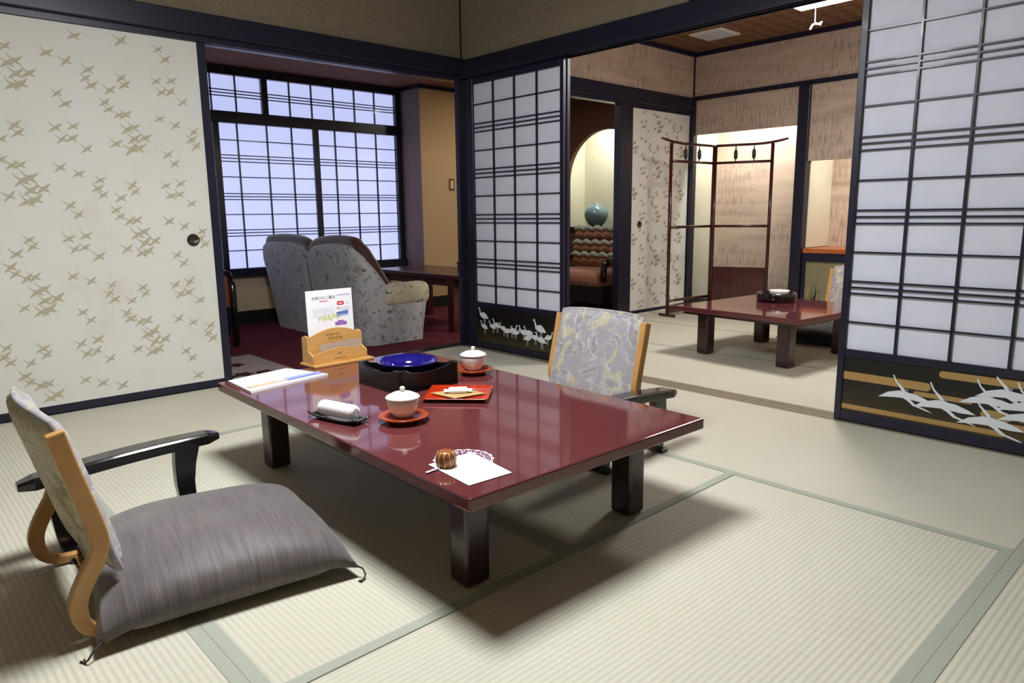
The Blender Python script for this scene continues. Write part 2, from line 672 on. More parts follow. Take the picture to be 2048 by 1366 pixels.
struct('trim_7', 'dark grooved lintel over the lattice screens', 'lintel',
       MB().box(0.02, 4.6, 0.0, 0.092, 1.878, 1.90).box(0.02, 4.6, 0.0, 0.004, 1.866, 1.878)
       .box(0.02, 4.6, 0.0315, 0.0345, 1.866, 1.878).box(0.02, 4.6, 0.0865, 0.092, 1.866, 1.878), 'lacquer_frame')
struct('trim_8', 'short dark post on the plaster above the lattice beam', 'post',
       MB().box(1.845, 1.95, 0.025, 0.1, 1.995, 2.5), 'post_wood', bevel=0.003)

# ---- walls and ceilings ---------------------------------------------
wl = struct('wall_left', 'beige plaster wall above the painted sliding door', 'wall',
            MB().box(-0.1, -0.005, -4.6, 0.092, 2.0, 2.5).box(-0.12, -0.01, -4.6, -3.6, 0.0, 1.85), 'plaster_beige')
struct('wall_right', 'beige plaster wall above the lattice screens', 'wall',
       MB().box(-0.005, 4.6, 0.055, 0.092, 1.99, 2.5), 'plaster_beige')
struct('wall_behind', 'beige plaster walls on the open side of the main room', 'wall',
       MB().box(-0.1, 4.7, -4.68, -4.6, -0.05, 2.5).box(4.62, 4.7, -4.6, 3.6, -0.05, 2.5), 'plaster_beige')
struct('ceiling', 'plain brown board ceiling of the main room', 'ceiling',
       MB().box(-0.12, 4.7, -4.68, 0.125, 2.5, 2.56), 'ceiling_plain')

# ================================================================== LATTICE SCREENS
BAR_Z = [0.458, 0.586, 0.613, 0.640, 0.768, 0.893, 0.921, 0.949, 1.076, 1.202, 1.230, 1.257, 1.383, 1.508, 1.535, 1.562, 1.688]


def lattice_screen(name, label, x0, x1, y, paper='shoji_paper'):
    """lattice paper screen; front face of the frame on y, 30 mm deep"""
    D = 0.026
    r = thing(name, label, 'sliding screen', ((x0 + x1) / 2, y, 0.0), kind='structure')
    w = (x1 - x0) / 2
    st = 0.029
    for s in (-1, 1):
        a, b = sorted((s * w, s * (w - st)))
        box('stile', a, b, 0, D, 0.003, 1.876, 'lacquer_frame', r, bevel=0.002, seg=1)
    for z0, z1 in ((0.003, 0.052), (0.300, 0.334), (1.822, 1.876)):
        box('rail', -w + st, w - st, 0.001, D - 0.001, z0, z1, 'lacquer_frame', r, bevel=0.002, seg=1)
    box('paper', -w + st, w - st, 0.0165, 0.0185, 0.334, 1.822, paper, r)
    iw = w - st
    hb = MB().box(-iw, iw, 0.004, 0.0163, -0.0035, 0.0035)
    vb = MB().box(-0.0045, 0.0045, 0.003, 0.0163, 0.334, 1.822)
    h0 = None
    for z in BAR_Z:
        if h0 is None:
            h0 = obj('lattice_bar', hb, 'lacquer_frame', r, loc=(0, 0, z))
        else:
            c = h0.copy()
            COL.objects.link(c)
            c.location = (0, 0, z)
    v0 = None
    for i in (1, 2, 3):
        x = -iw + 2 * iw * i / 4
        if v0 is None:
            v0 = obj('upright_bar', vb, 'lacquer_frame', r, loc=(x, 0, 0))
        else:
            c = v0.copy()
            COL.objects.link(c)
            c.location = (x, 0, 0)
    return r, w, st


def fan(cx, cz, pts, mb, y):
    """flat painted patch from an outline (x,z) on the plane y"""
    mb.poly([(p[0], y, p[1]) for p in pts])


# left screen and the one slid behind it
LS_Y = 0.030
door2, w2, s2 = lattice_screen('door_2', 'lattice paper screen with painted white cranes standing on its kick board', 0.105, 0.985, LS_Y)
kp = box('kick_panel', -w2 + s2, w2 - s2, 0.008, 0.018, 0.052, 0.300, 'kick_gold_dust', door2)
lattice_b, wb_, sb_ = lattice_screen('door_3', 'lattice paper screen slid behind the one with standing cranes', 0.112, 0.992, LS_Y + 0.030)
box('kick_panel', -wb_ + sb_, wb_ - sb_, 0.008, 0.018, 0.052, 0.300, 'kick_black', lattice_b)
# right screen and the one behind
door4, w4, s4 = lattice_screen('door_4', 'lattice paper screen with flying cranes and gold clouds on its kick board', 2.714, 3.60, 0.006)
box('kick_panel', -w4 + s4, w4 - s4, 0.008, 0.018, 0.052, 0.300, 'kick_gold_dust', door4)
lattice_d, wd_, sd_ = lattice_screen('door_5', 'lattice paper screen slid behind the one with flying cranes', 2.722, 3.608, 0.037)
box('kick_panel', -wd_ + sd_, wd_ - sd_, 0.008, 0.018, 0.052, 0.300, 'kick_black', lattice_d)
struct('trim_9', 'dark post beside the lattice screen with flying cranes', 'post',
       MB().box(3.63, 3.73, 0.0, 0.12, 0.0, 1.845), 'post_wood')
struct('wall_side', 'beige plaster wall beyond the lattice screens', 'wall',
       MB().box(3.73, 4.6, 0.02, 0.12, 0.0, 1.845), 'plaster_beige')

# painted standing cranes (left kick board): offsets are inside the panel
rng = random.Random(4)
mbw = MB()
mbn = MB()
yk = 0.0072


def standing_crane(mb, cx, cz, s, flip):
    f = -1 if flip else 1
    lay = [yk - 0.00025 * (len(mb.f) // 5)]

    def P(a, b):
        return (cx + f * a * s, lay[0] - 0.00004 * (len(mb.f) % 5), cz + b * s)
    mb.poly([P(-0.9, 0.1), P(-0.45, 0.55), P(0.1, 0.6), P(0.55, 0.3), P(1.0, -0.25), P(0.35, -0.3), P(-0.35, -0.25)])
    mb.poly([P(-0.85, 0.05), P(-0.6, 0.35), P(-0.95, 1.15), P(-1.1, 1.1)])
    mb.poly([P(-1.12, 1.2), P(-0.92, 1.25), P(-0.9, 1.05), P(-1.4, 1.0)])
    mb.poly([P(-0.05, -0.2), P(0.05, -0.2), P(0.0, -1.2), P(-0.06, -1.2)])
    mb.poly([P(0.2, -0.2), P(0.28, -0.2), P(0.3, -1.15), P(0.24, -1.15)])


for cx, cz, s, fl in ((-0.335, 0.232, 0.042, 0), (-0.33, 0.155, 0.032, 0), (-0.24, 0.165, 0.030, 0), (-0.195, 0.178, 0.034, 0),
                      (-0.125, 0.162, 0.032, 0), (-0.085, 0.150, 0.032, 1), (-0.035, 0.158, 0.034, 1), (0.0, 0.148, 0.030, 1),
                      (0.075, 0.158, 0.034, 0), (0.125, 0.160, 0.034, 0), (0.115, 0.125, 0.034, 1), (0.185, 0.136, 0.032, 0),
                      (0.235, 0.198, 0.046, 0), (0.245, 0.125, 0.040, 0), (0.305, 0.15, 0.032, 1)):
    standing_crane(mbw, cx, cz, s * 1.18, fl)
obj('crane_painting', mbw, 'crane_white', kp)

# painted flying cranes and gold clouds (right kick board)
cx4 = (2.714 + 3.60) / 2
kp4 = [c for c in door4.children if c.name.startswith('kick_panel')][0]


def wp(a, b):
    """zoom-crop coordinates of the photograph -> x,z on the right kick board"""
    p = on_y(1660 + a / 2.845, 440 + b / 2.845, 0.0132)
    return (p[0] - cx4, p[2])


def flat(pts, y):
    return [(p[0], y, p[1]) for p in pts]


gold = MB()


def band(z0, z1, xa, xb, ra=True, rb=True):
    h = (z1 - z0) / 2
    pts = []
    n = 8
    if ra:
        pts += [(xa + h - h * math.cos(t * PI / n - PI / 2), (z0 + z1) / 2 + h * math.sin(t * PI / n - PI / 2)) for t in range(n, -1, -1)][::1]
    else:
        pts += [(xa, z1), (xa, z0)]
    if rb:
        pts += [(xb - h + h * math.cos(t * PI / n - PI / 2), (z0 + z1) / 2 + h * math.sin(t * PI / n - PI / 2)) for t in range(0, n + 1)]
    else:
        pts += [(xb, z0), (xb, z1)]
    gold.poly(flat(pts, 0.0074))


L4 = -w4 + s4
R4 = w4 - s4
band(0.196, 0.232, L4, -0.055, False, True)
band(0.170, 0.190, -0.12, 0.10, True, True)
band(0.262, 0.292, -0.03, R4, True, False)
band(0.228, 0.258, 0.30, R4, True, False)
band(0.060, 0.082, L4, 0.22, False, True)
band(0.120, 0.160, 0.13, 0.235, True, True)
band(0.095, 0.118, 0.11, 0.30, True, False)
band(0.130, 0.148, 0.26, R4, True, False)
obj('gold_clouds', gold, 'gold_lacquer', kp4)
wh = MB()
sh = MB()
yw = 0.0070


FLY = [0]


def flyer(ox, oz, s, mirror=False, tilt=0.0):
    """crane in flight: two swept wings, body, long neck, trailing legs"""
    c_, s_ = math.cos(tilt), math.sin(tilt)
    FLY[0] += 1
    yw = 0.0070 - 0.0004 * FLY[0]

    def T(pts):
        out = []
        for a, b in pts:
            if mirror:
                a = -a
            a, b = a * s, b * s * 1.02
            out.append((ox + a * c_ - b * s_, oz + a * s_ + b * c_))
        return out
    wh.poly(flat(T([(-1.0, -0.12), (-0.62, 0.14), (-0.2, 0.26), (0.1, 0.22), (0.14, -0.02), (-0.3, -0.04), (-0.7, -0.08)]), yw - 0.00006))
    wh.poly(flat(T([(0.0, 0.24), (0.4, 0.20), (0.8, 0.07), (1.05, -0.06), (0.6, -0.08), (0.2, -0.04), (0.05, 0.0)]), yw - 0.00012))
    wh.poly(flat(T([(0.05, 0.06), (0.22, -0.02), (0.45, -0.22), (0.9, -0.36), (1.1, -0.46), (0.75, -0.38), (0.35, -0.27), (0.1, -0.08)]), yw - 0.00018))
    wh.poly(flat(T([(0.03, 0.24), (-0.08, 0.26), (-0.36, 0.60), (-0.48, 0.86), (-0.43, 0.87), (-0.31, 0.63), (0.0, 0.34)]), yw - 0.00024))
    sh.poly(flat(T([(-0.16, 0.27), (0.12, 0.27), (0.16, 0.34), (-0.1, 0.36)]), yw - 0.0002))
    wh.poly(flat(T([(-0.14, 0.26), (0.12, 0.25), (0.30, 0.0), (0.16, -0.12), (-0.12, 0.02)]), yw - 0.00030))


for a, b, s in ((420, 1010, 0.105), (640, 1070, 0.115), (905, 1165, 0.115), (905, 1045, 0.105), (1010, 1010, 0.11), (1150, 1090, 0.12), (1150, 1150, 0.115), (1235, 1040, 0.11)):
    q = wp(a, b)
    flyer(q[0], q[1], s)
obj('crane_painting', wh, 'crane_white', kp4)
obj('crane_shading', sh, 'crane_shade', kp4)

# ================================================================== PAINTED SLIDING DOORS (main room, x = 0)
CR = [(-25, -65), (15, -80), (-105, 25), (15, -10), (85, -20), (-10, 55), (35, 45),
      (-30, -375), (-15, -335), (-110, -295), (-150, -220), (-130, -180), (-70, -150), (-25, -155),
      (228, 78), (-460, -50), (-355, -65), (-430, 15), (-370, 5), (-290, 65), (-460, 180), (-355, 215),
      (-230, 250), (-250, 300), (-220, 340), (-385, 460)]
BIG = {0, 1, 3, 4, 5, 6}


def crane_tile(u, v, s, rr):
    """flat flock-print crane: list of outlines in (u,v)"""
    k_ = rr.uniform(0.9, 1.1) * s
    a = rr.uniform(-0.18, 0.18)
    c_, s_ = math.cos(a), math.sin(a)

    def T(pts):
        return [(u + (p * c_ - q * s_) * k_, v + (p * s_ + q * c_) * k_) for p, q in pts]
    return [T([(-0.16, 0.08), (0.12, -0.24), (-0.25, -0.44), (-0.95, -0.78), (-0.62, -0.30), (-0.36, -0.02)]),
            T([(-0.06, 0.24), (-0.06, -0.10), (0.34, -0.08), (0.62, 0.22), (1.0, 0.78), (0.42, 0.50)]),
            T([(-0.50, 0.30), (0.0, 0.26), (0.42, -0.06), (0.85, -0.52), (0.28, -0.34), (-0.12, -0.10)]),
            T([(-0.30, 0.12), (-0.22, 0.28), (-0.62, 0.56), (-1.02, 1.0), (-0.74, 0.50)])]


def crane_print(name, plane, lo, hi, z0, z1, parent, u_ref, v_ref, pitch, s, material, off, seed=1):
    """plane: constant coordinate of the panel face ('x' panels), pattern repeats on a half-drop lattice"""
    mb = MB()
    cnt = 0
    rr = random.Random(seed)
    su = 0.00072 * pitch / 0.522
    sv = 0.00080 * pitch / 0.522
    du = 0.472 * pitch / 0.522
    for i in range(-6, 7):
        for j in range(-6, 7):
            bu = u_ref + du * i
            bv = v_ref + pitch * j + pitch * 0.5 * (i % 2)
            for n_, (a, b) in enumerate(CR):
                u = bu + a * su
                v = bv - b * sv
                sz = s * (1.1 if n_ in BIG else 0.9)
                if lo + sz < u < hi - sz and z0 + sz < v < z1 - sz:
                    for pl in crane_tile(u, v, sz, rr):
                        cnt = (cnt + 1) % 60
                        mb.poly([(off + 0.000025 * cnt, p[0], p[1]) for p in pl])
    return obj(name, mb, material, parent)


def painted_door(name, label, y0, y1, zt, xf, pitch, s, ink, u_ref, v_ref, stile=(0.02, 0.045), rail=0.045, pull_at=None, seed=1):
    """paper-covered sliding door in a plane x = xf, visible side +x"""
    r = thing(name, label, 'sliding door', (xf, 0, 0), kind='structure')
    box('paper_panel', -0.022, -0.004, y0 + stile[0], y1 - stile[1], rail, zt - 0.016, 'fusuma_paper', r)
    box('stile', -0.026, 0.0, y0, y0 + stile[0], 0.003, zt, 'lacquer_frame', r, bevel=0.002, seg=1)
    box('stile', -0.026, 0.0, y1 - stile[1], y1, 0.003, zt, 'lacquer_frame', r, bevel=0.002, seg=1)
    box('rail', -0.025, -0.001, y0 + stile[0], y1 - stile[1], 0.003, rail, 'lacquer_frame', r, bevel=0.002, seg=1)
    box('rail', -0.025, -0.001, y0 + stile[0], y1 - stile[1], zt - 0.016, zt, 'lacquer_frame', r, bevel=0.002, seg=1)
    crane_print('crane_print', 'x', y0 + stile[0], y1 - stile[1], rail, zt - 0.016, r, u_ref, v_ref, pitch, s, ink, -0.0036, seed)
    if name == 'door_1':
        box('paper_seam', -0.0045, -0.0037, -2.632, -2.618, rail, zt - 0.016, 'fusuma_paper', r)
    if pull_at:
        mb = MB()
        n = 28
        R_ = 0.033
        ring = [(R_, 0.0), (R_, 0.004), (R_ * 0.88, 0.0048), (R_ * 0.8, 0.003), (R_ * 0.76, -0.002), (0.0001, -0.0028)]
        mb.lathe(ring, n)
        mb.v = [(p[2] - 0.0035, p[0] + pull_at[0], p[1] + pull_at[1]) for p in mb.v]
        obj('finger_pull', mb, 'pull_dark', r, smooth=True)
    return r


painted_door('door_1', 'cream sliding door printed with flocks of olive cranes and a round finger pull', -3.0, -1.70, 1.876, 0.0, 0.522, 0.033,
             'crane_ink', -2.104, 0.816, pull_at=(-1.849, 0.831))
painted_door('door_6', 'cream crane-printed sliding door slid behind its neighbour', -3.60, -2.92, 1.876, -0.034, 0.522, 0.033,
             'crane_ink', -2.104 - 0.944, 0.816, seed=3)

# ================================================================== SUN ROOM (red carpet, x < -0.12)
struct('floor_sunroom', 'dark red carpet of the sun room', 'carpet', MB().box(-2.34, -0.12, -2.7, 3.2, -0.06, -0.004), 'carpet_red')
XW = -2.3
# window wall with opening
struct('wall_window', 'cream wall below and beside the sun room window', 'wall',
       MB().box(XW - 0.14, XW - 0.02, -2.7, 1.06, 0.0, 0.44).box(XW - 0.14, XW - 0.02, -2.7, -2.0, 0.44, 2.222), 'wall_cream')
struct('wall_return', 'mauve side wall between the window and the ochre wall', 'wall',
       MB().box(XW - 0.14, -1.951, 1.09, 1.1, 0.0, 2.222), 'wall_mauve')
struct('wall_ochre', 'ochre wall with a light switch in the sun room', 'wall',
       MB().box(-2.1, -1.95, 1.1, 3.2, 0.0, 2.222), 'wall_ochre')
struct('wall_sunroom_end', 'cream end wall of the sun room', 'wall',
       MB().box(-2.44, -0.12, -2.76, -2.7, 0.0, 2.222), 'wall_cream')
struct('ceiling_sunroom', 'dim brown ceiling of the sun room', 'ceiling',
       MB().box(-2.44, -0.12, -2.76, 3.6, 2.222, 2.29), 'ceiling_brown')
struct('trim_10', 'dark cornice along the top of the sun room walls', 'cornice',
       MB().box(XW, -1.93, 1.07, 1.09, 2.185, 2.222).box(-1.95, -1.93, 1.09, 3.1, 2.185, 2.222), 'lacquer_frame')
struct('baseboard_sunroom', 'black baseboard around the sun room', 'baseboard',
       MB().box(XW - 0.02, XW + 0.012, -2.7, 1.09, -0.004, 0.11).box(XW, -1.935, 1.075, 1.09, -0.004, 0.11)
       .box(-1.95, -1.935, 1.09, 3.1, -0.004, 0.11), 'black_matte')

win = thing('window_1', 'sun room window with blue daylight behind lattice paper screens', 'window', (XW, 0, 0), kind='structure')
Y0, Y1 = -2.0, 1.09
for n_, a in (('sill', (-0.05, 0.06, Y0, Y1, 0.43, 0.50)), ('transom', (-0.05, 0.035, Y0, Y1, 1.752, 1.848)),
              ('head', (-0.05, 0.03, Y0, Y1, 2.15, 2.222)), ('jamb', (-0.05, 0.03, 1.03, Y1, 0.50, 2.15)), ('jamb', (-0.05, 0.03, Y0, Y0 + 0.05, 0.5, 2.15))):
    box(n_, *a, 'lacquer_frame', win, bevel=0.003, seg=1)
box('mullion', -0.05, 0.02, -0.37, -0.316, 1.848, 2.15, 'lacquer_frame', win)
box('paper', -0.022, -0.018, Y0 + 0.05, 1.03, 0.50, 2.15, 'window_paper', win)


def win_bar(y, z0, z1, t=0.0055, nm='upright_bar', x=(-0.017, 0.0)):
    box(nm, x[0], x[1], y - t, y + t, z0, z1, 'lacquer_frame', win)


for y in (-1.70, -1.46, -1.24, -1.02, -0.81, -0.597, -0.10, 0.118, 0.345, 0.573, 0.80):
    win_bar(y, 1.848, 2.15)
for z in (1.978, 2.003, 2.028):
    box('lattice_bar', -0.016, -0.001, Y0 + 0.05, 1.03, z - 0.004, z + 0.004, 'lacquer_frame', win)
for y, t in ((-0.795, 0.027), (0.14, 0.028), (-1.75, 0.027)):
    win_bar(y, 0.50, 1.752, t, 'stile', (-0.017, 0.006))
for y in (-0.607, -0.337, -0.10, 0.344, 0.574, 0.803, -1.02, -1.25, -1.48):
    win_bar(y, 0.50, 1.752)
for z in (1.612, 1.484, 1.458, 1.430, 1.298, 1.155, 1.13, 1.104, 0.974, 0.838, 0.812, 0.785, 0.656):
    box('lattice_bar', -0.016, -0.001, Y0 + 0.05, 1.03, z - 0.004, z + 0.004, 'lacquer_frame', win)

# light switch
sw = thing('light_switch', 'small brass-edged light switch on the ochre wall', 'switch', (-1.95, 1.475, 1.26))
box('plate', 0.0, 0.006, -0.035, 0.035, -0.06, 0.06, 'ink_brown', sw, bevel=0.002)
box('rocker', 0.006, 0.011, -0.02, 0.02, -0.042, 0.042, 'wall_cream', sw, bevel=0.002)

# end wall with arched niche (y = 3.1)
nm_ = MB()
arch_c, arch_r, arch_b, arch_t = -1.25, 0.56, 0.79, 1.31
xs = [arch_c + arch_r * math.cos(PI - PI * i / 24) for i in range(25)]
zs = [arch_t + arch_r * math.sin(PI - PI * i / 24) for i in range(25)]
YN = 3.1
nm_.box(-1.95, arch_c - arch_r, YN, YN + 0.06, 0, 2.222)
nm_.box(arch_c + arch_r, -0.12, YN, YN + 0.06, 0, 2.222)
nm_.box(arch_c - arch_r, arch_c + arch_r, YN, YN + 0.06, 0, arch_b - 0.03)
for i in range(24):
    nm_.prism([(xs[i], zs[i]), (xs[i + 1], zs[i + 1]), (xs[i + 1], 2.222), (xs[i], 2.222)], 'xz', YN, YN + 0.06)
struct('wall_niche', 'brown end wall of the sun room with an arched niche', 'wall', nm_, 'wall_brown')
struct('wall_niche_inside', 'pale lit inside of the arched niche', 'niche',
       MB().box(-1.9, -0.6, YN + 0.42, YN + 0.46, 0.7, 2.222).box(-1.95, -1.9, YN + 0.06, YN + 0.46, 0.7, 2.222)
       .box(-0.6, -0.55, YN + 0.06, YN + 0.46, 0.7, 2.222).box(-1.9, -0.6, YN + 0.06, YN + 0.42, 2.205, 2.222), 'niche_cream')
struct('trim_11', 'black ledge board across the arched niche', 'ledge',
       MB().box(-1.88, -0.62, YN - 0.04, YN + 0.42, arch_b - 0.03, arch_b), 'black_matte', bevel=0.004)
nl = thing('tube_lamp', 'concealed tube lamp at the top of the arched niche', 'lamp', (-1.25, YN + 0.14, 2.11))
obj('tube', MB().tube([(-0.3, 0, 0), (0.3, 0, 0)], 0.014, 12), 'tube_glow', nl, smooth=True)
box('holder', -0.32, 0.32, -0.03, 0.03, 0.016, 0.07, 'white_plastic', nl)
area_light('niche_light', (-1.25, YN + 0.14, 2.08), 0.6, 13.0, (0.97, 1.0, 0.90), 0.05)

dl = thing('added_ceiling_lamp', 'assumed small round downlight added to brighten the sun room', 'lamp', (-0.95, 1.70, 2.194))  # unseen lamp, added to brighten the tufted armchair and ochre wall
obj('rim', MB().lathe([(0.085, 0.028), (0.085, 0.0), (0.07, -0.004), (0.066, 0.006)], 32, cap=False), 'white_plastic', dl, smooth=True)
obj('diffuser', MB().lathe([(0.066, 0.006), (0.001, 0.0055)], 32, cap=False), 'lamp_glow', dl)
area_light('downlight', (-0.95, 1.70, 2.186), 0.12, 9.0, (1.0, 0.90, 0.74), 0.12)  # added fill light of the assumed lamp above

# round vase on the ledge
vase = tag(obj('vase', MB().lathe([(0.06, 0.0), (0.07, 0.01), (0.115, 0.06), (0.145, 0.12), (0.142, 0.17), (0.115, 0.22), (0.075, 0.25), (0.05, 0.26), (0.052, 0.272), (0.042, 0.272), (0.04, 0.25), (0.02, 0.2)], 40, cap=False),
               'celadon', smooth=True, loc=(-1.50, YN + 0.17, arch_b)), 'round blue-green glazed vase on the niche ledge', 'vase')
md = vase.modifiers.new('s', 'SUBSURF')
md.levels = md.render_levels = 1
dish = thing('dish', 'little white dish on the black niche ledge beside the vase', 'dish', (-1.09, YN + 0.06, arch_b))
obj('bowl', MB().lathe([(0.03, 0), (0.05, 0.02), (0.055, 0.035), (0.05, 0.035), (0.03, 0.015), (0.001, 0.012)], 24), 'porcelain', dish, smooth=True)
obj('foot', MB().lathe([(0.025, 0.0), (0.025, 0.004)], 20), 'black_lacquer', dish, loc=(0, 0, 0.0))

# ------------------------------------------------------------------ tufted armchair under the niche (faces -y)
ta = thing('tufted_armchair', 'armchair with rows of pale tufts on an orange-brown back below the niche', 'armchair', (-0.74, 2.42, -0.004), 0.0)
for i in range(3):
    z0 = 0.40 + 0.125 * i + (0.02 if i == 2 else 0)
    hh = 0.15

    def bf(u, v, z0=z0, hh=hh, i=i):
        x = -0.40 + 0.8 * u
        sc = abs(math.sin(u * PI * 6.5))
        a = v * PI
        bulge = 0.05 * math.sin(a) * (0.65 + 0.35 * sc)
        return (x, 0.06 + 0.03 * (i) - bulge, z0 + hh * v - 0.02 * (1 - sc) * v)
    b_ = obj('back_roll', MB().grid(bf, 78, 10), 'tuft_fabric', ta, smooth=True)

    def tf(u, v, z0=z0, hh=hh, i=i):
        x = -0.40 + 0.8 * u
        sc = abs(math.sin(u * PI * 6.5))
        a = v * PI
        r_ = 0.026 * (0.6 + 0.4 * sc)
        return (x, 0.045 + 0.03 * i - r_ * 1.2 * math.sin(a) - 0.018, z0 + hh - 0.012 - 0.02 * (1 - sc) + r_ * math.cos(a))
    obj('tuft_row', MB().grid(tf, 78, 8), 'tuft_pale', b_, smooth=True)
obj('back', MB().box(-0.42, 0.42, 0.10, 0.28, 0.10, 0.765), 'brown_velvet', ta, bevel=0.05, seg=4, smooth=True)
obj('seat', MB().box(-0.36, 0.36, -0.42, 0.12, 0.24, 0.40), 'tuft_fabric', ta, bevel=0.06, seg=4, smooth=True)
obj('base', MB().box(-0.38, 0.38, -0.40, 0.24, 0.08, 0.24), 'black_matte', ta, bevel=0.01)
for s in (-1, 1):
    arm = MB().tube([(s * 0.40, -0.40, 0.30), (s * 0.40, -0.40, 0.45), (s * 0.40, -0.34, 0.485), (s * 0.40, -0.1, 0.49), (s * 0.40, 0.16, 0.50)], [0.03, 0.035, 0.04, 0.038, 0.03], 10)
    obj('armrest', arm, 'black_lacquer', ta, smooth=True)
    for y_ in (-0.37, 0.2):
        obj('leg', MB().lathe([(0.018, 0), (0.026, 0.085)], 12), 'black_lacquer', ta, loc=(s * 0.34, y_, 0))

# ------------------------------------------------------------------ sofa (back to the tatami room)
sofa = thing('sofa', 'grey floral two-seat sofa with a humped back trimmed in brown velvet', 'sofa', (-1.23, -0.29, -0.004))
SW, SD = 0.80, 0.27
# plan path of the upholstered shell: left arm front -> back -> right arm front
path = []
RC = 0.16
for i in range(9):
    path.append((-SW, SD - (2 * SD - RC) * i / 8))
for i in range(1, 9):
    a = PI + (PI / 2) * i / 8
    path.append((-SW + RC + RC * math.cos(a), -SD + RC + RC * math.sin(a)))
nb = 40
for i in range(1, nb + 1):
    path.append((-SW + RC + (2 * SW - 2 * RC) * i / nb, -SD))
for i in range(1, 9):
    a = 1.5 * PI + (PI / 2) * i / 8
    path.append((SW - RC + RC * math.cos(a), -SD + RC + RC * math.sin(a)))
for i in range(1, 9):
    path.append((SW, -SD + RC + (2 * SD - RC) * i / 8))


def top_z(x, y):
    """height of the shell at a plan point: two humps, then a sweep down into the arms"""
    if y > -SD + 0.01:
        t_ = min(1, max(0, (y + SD) / 0.26))
        side = 0.695 - 0.34 * (t_ ** 1.2)
    else:
        side = 0.71
    hump = 0.04 * (1 - ((abs(x) - 0.42) / 0.42) ** 2) if abs(x) > 0.0 else 0
    dip = -0.035 * math.exp(-(x / 0.06) ** 2)
    return max(0.30, side + max(0, hump) * (1 if y < -SD + 0.05 else 0.3) + dip)


norms = []
for i, p in enumerate(path):
    a = Vector(path[min(i + 1, len(path) - 1)]) - Vector(path[max(i - 1, 0)])
    n = Vector((a.y, -a.x)).normalized()
    norms.append(n)
TH = 0.11
mb = MB()
sec = []
for (x, y), n in zip(path, norms):
    zt = top_z(x, y)
    crease = -0.045 * math.exp(-(x / 0.022) ** 2) if y < -SD + 0.02 else 0
    ring = []
    lean = 0.11 * min(1, max(0, (-x - 0.25) / 0.5))
    for (o_, z_) in ((-0.035 + crease, 0.0), (-0.02 + crease, 0.1), (0.0 + crease, zt * 0.5), (0.03 + crease, zt * 0.85), (0.028 + crease, zt - 0.03),
                     (0.0, zt), (-TH * 0.6, zt + 0.004), (-TH - 0.0, zt - 0.03), (-TH - 0.02, zt * 0.7), (-TH - 0.02, 0.0)):
        ring.append((x + n.x * o_ - lean * z_ / zt, y + n.y * o_, z_))
    sec.append(ring)
m_ = len(sec[0])
vs_ = [p for r_ in sec for p in r_]
fs_ = []
for i in range(len(sec) - 1):
    for j in range(m_ - 1):
        fs_.append((i * m_ + j, (i + 1) * m_ + j, (i + 1) * m_ + j + 1, i * m_ + j + 1))
fs_.append(tuple(range(m_)))
fs_.append(tuple((len(sec) - 1) * m_ + j for j in range(m_))[::-1])
mb.add(vs_, fs_)
obj('upholstered_shell', mb, 'sofa_fabric', sofa, smooth=True)
tp = []
for (x, y), n in zip(path, norms):
    if y < 0.0:
        tp.append((x - n.x * 0.05 - 0.11 * min(1, max(0, (-x - 0.25) / 0.5)), y - n.y * 0.05, top_z(x, y) + 0.018))
obj('velvet_trim', MB().tube(tp, 0.047, 10), 'brown_velvet', sofa, smooth=True)
for s in (-1, 1):
    pad = MB().box(s * SW - 0.10 if s > 0 else s * SW - 0.05, s * SW + 0.05 if s > 0 else s * SW + 0.10, -0.10, 0.312, 0.285, 0.458)
    obj('arm_pad', pad, 'arm_fabric', sofa, bevel=0.06, seg=4, smooth=True)
    seat = MB().box(min(s * 0.01, s * 0.655), max(s * 0.01, s * 0.655), -0.13, 0.30, 0.16, 0.36)
    obj('seat_cushion', seat, 'brown_velvet', sofa, bevel=0.04, seg=4, smooth=True)
    bk = MB().box(min(s * 0.02, s * 0.64), max(s * 0.02, s * 0.64), -0.16, -0.06, 0.34, 0.68)
    obj('back_cushion', bk, 'brown_velvet', sofa, bevel=0.045, seg=4, smooth=True)
box('base', -0.66, 0.66, -0.13, 0.27, 0.02, 0.16, 'black_matte', sofa)

# ------------------------------------------------------------------ dark red side table in the sun room
ct = thing('coffee_table', 'dark red wooden coffee table behind the grey sofa', 'table', (-1.0, 0.60, -0.004))
box('table_top', -0.65, 0.65, -0.30, 0.30, 0.435, 0.474, 'ash_dark_wood', ct, bevel=0.006)
box('apron', -0.57, 0.57, -0.25, 0.25, 0.375, 0.435, 'ash_dark_wood', ct)
for sx in (-1, 1):
    for sy in (-1, 1):
        a = sorted((sx * 0.60, sx * 0.52))
        b = sorted((sy * 0.275, sy * 0.20))
        box('leg', a[0] - 0.1 * (sx > 0), a[1] - 0.1 * (sx > 0), b[0], b[1], 0.0, 0.436, 'ash_dark_wood', ct, bevel=0.004)
bxk = thing('lacquer_box', 'small black box on the dark red coffee table', 'box', (-0.72, 0.72, 0.4705))
box('body', -0.11, 0.11, -0.09, 0.09, 0.0, 0.055, 'black_lacquer', bxk, bevel=0.006)
box('lid', -0.115, 0.115, -0.095, 0.095, 0.055, 0.078, 'black_lacquer', bxk, bevel=0.008)

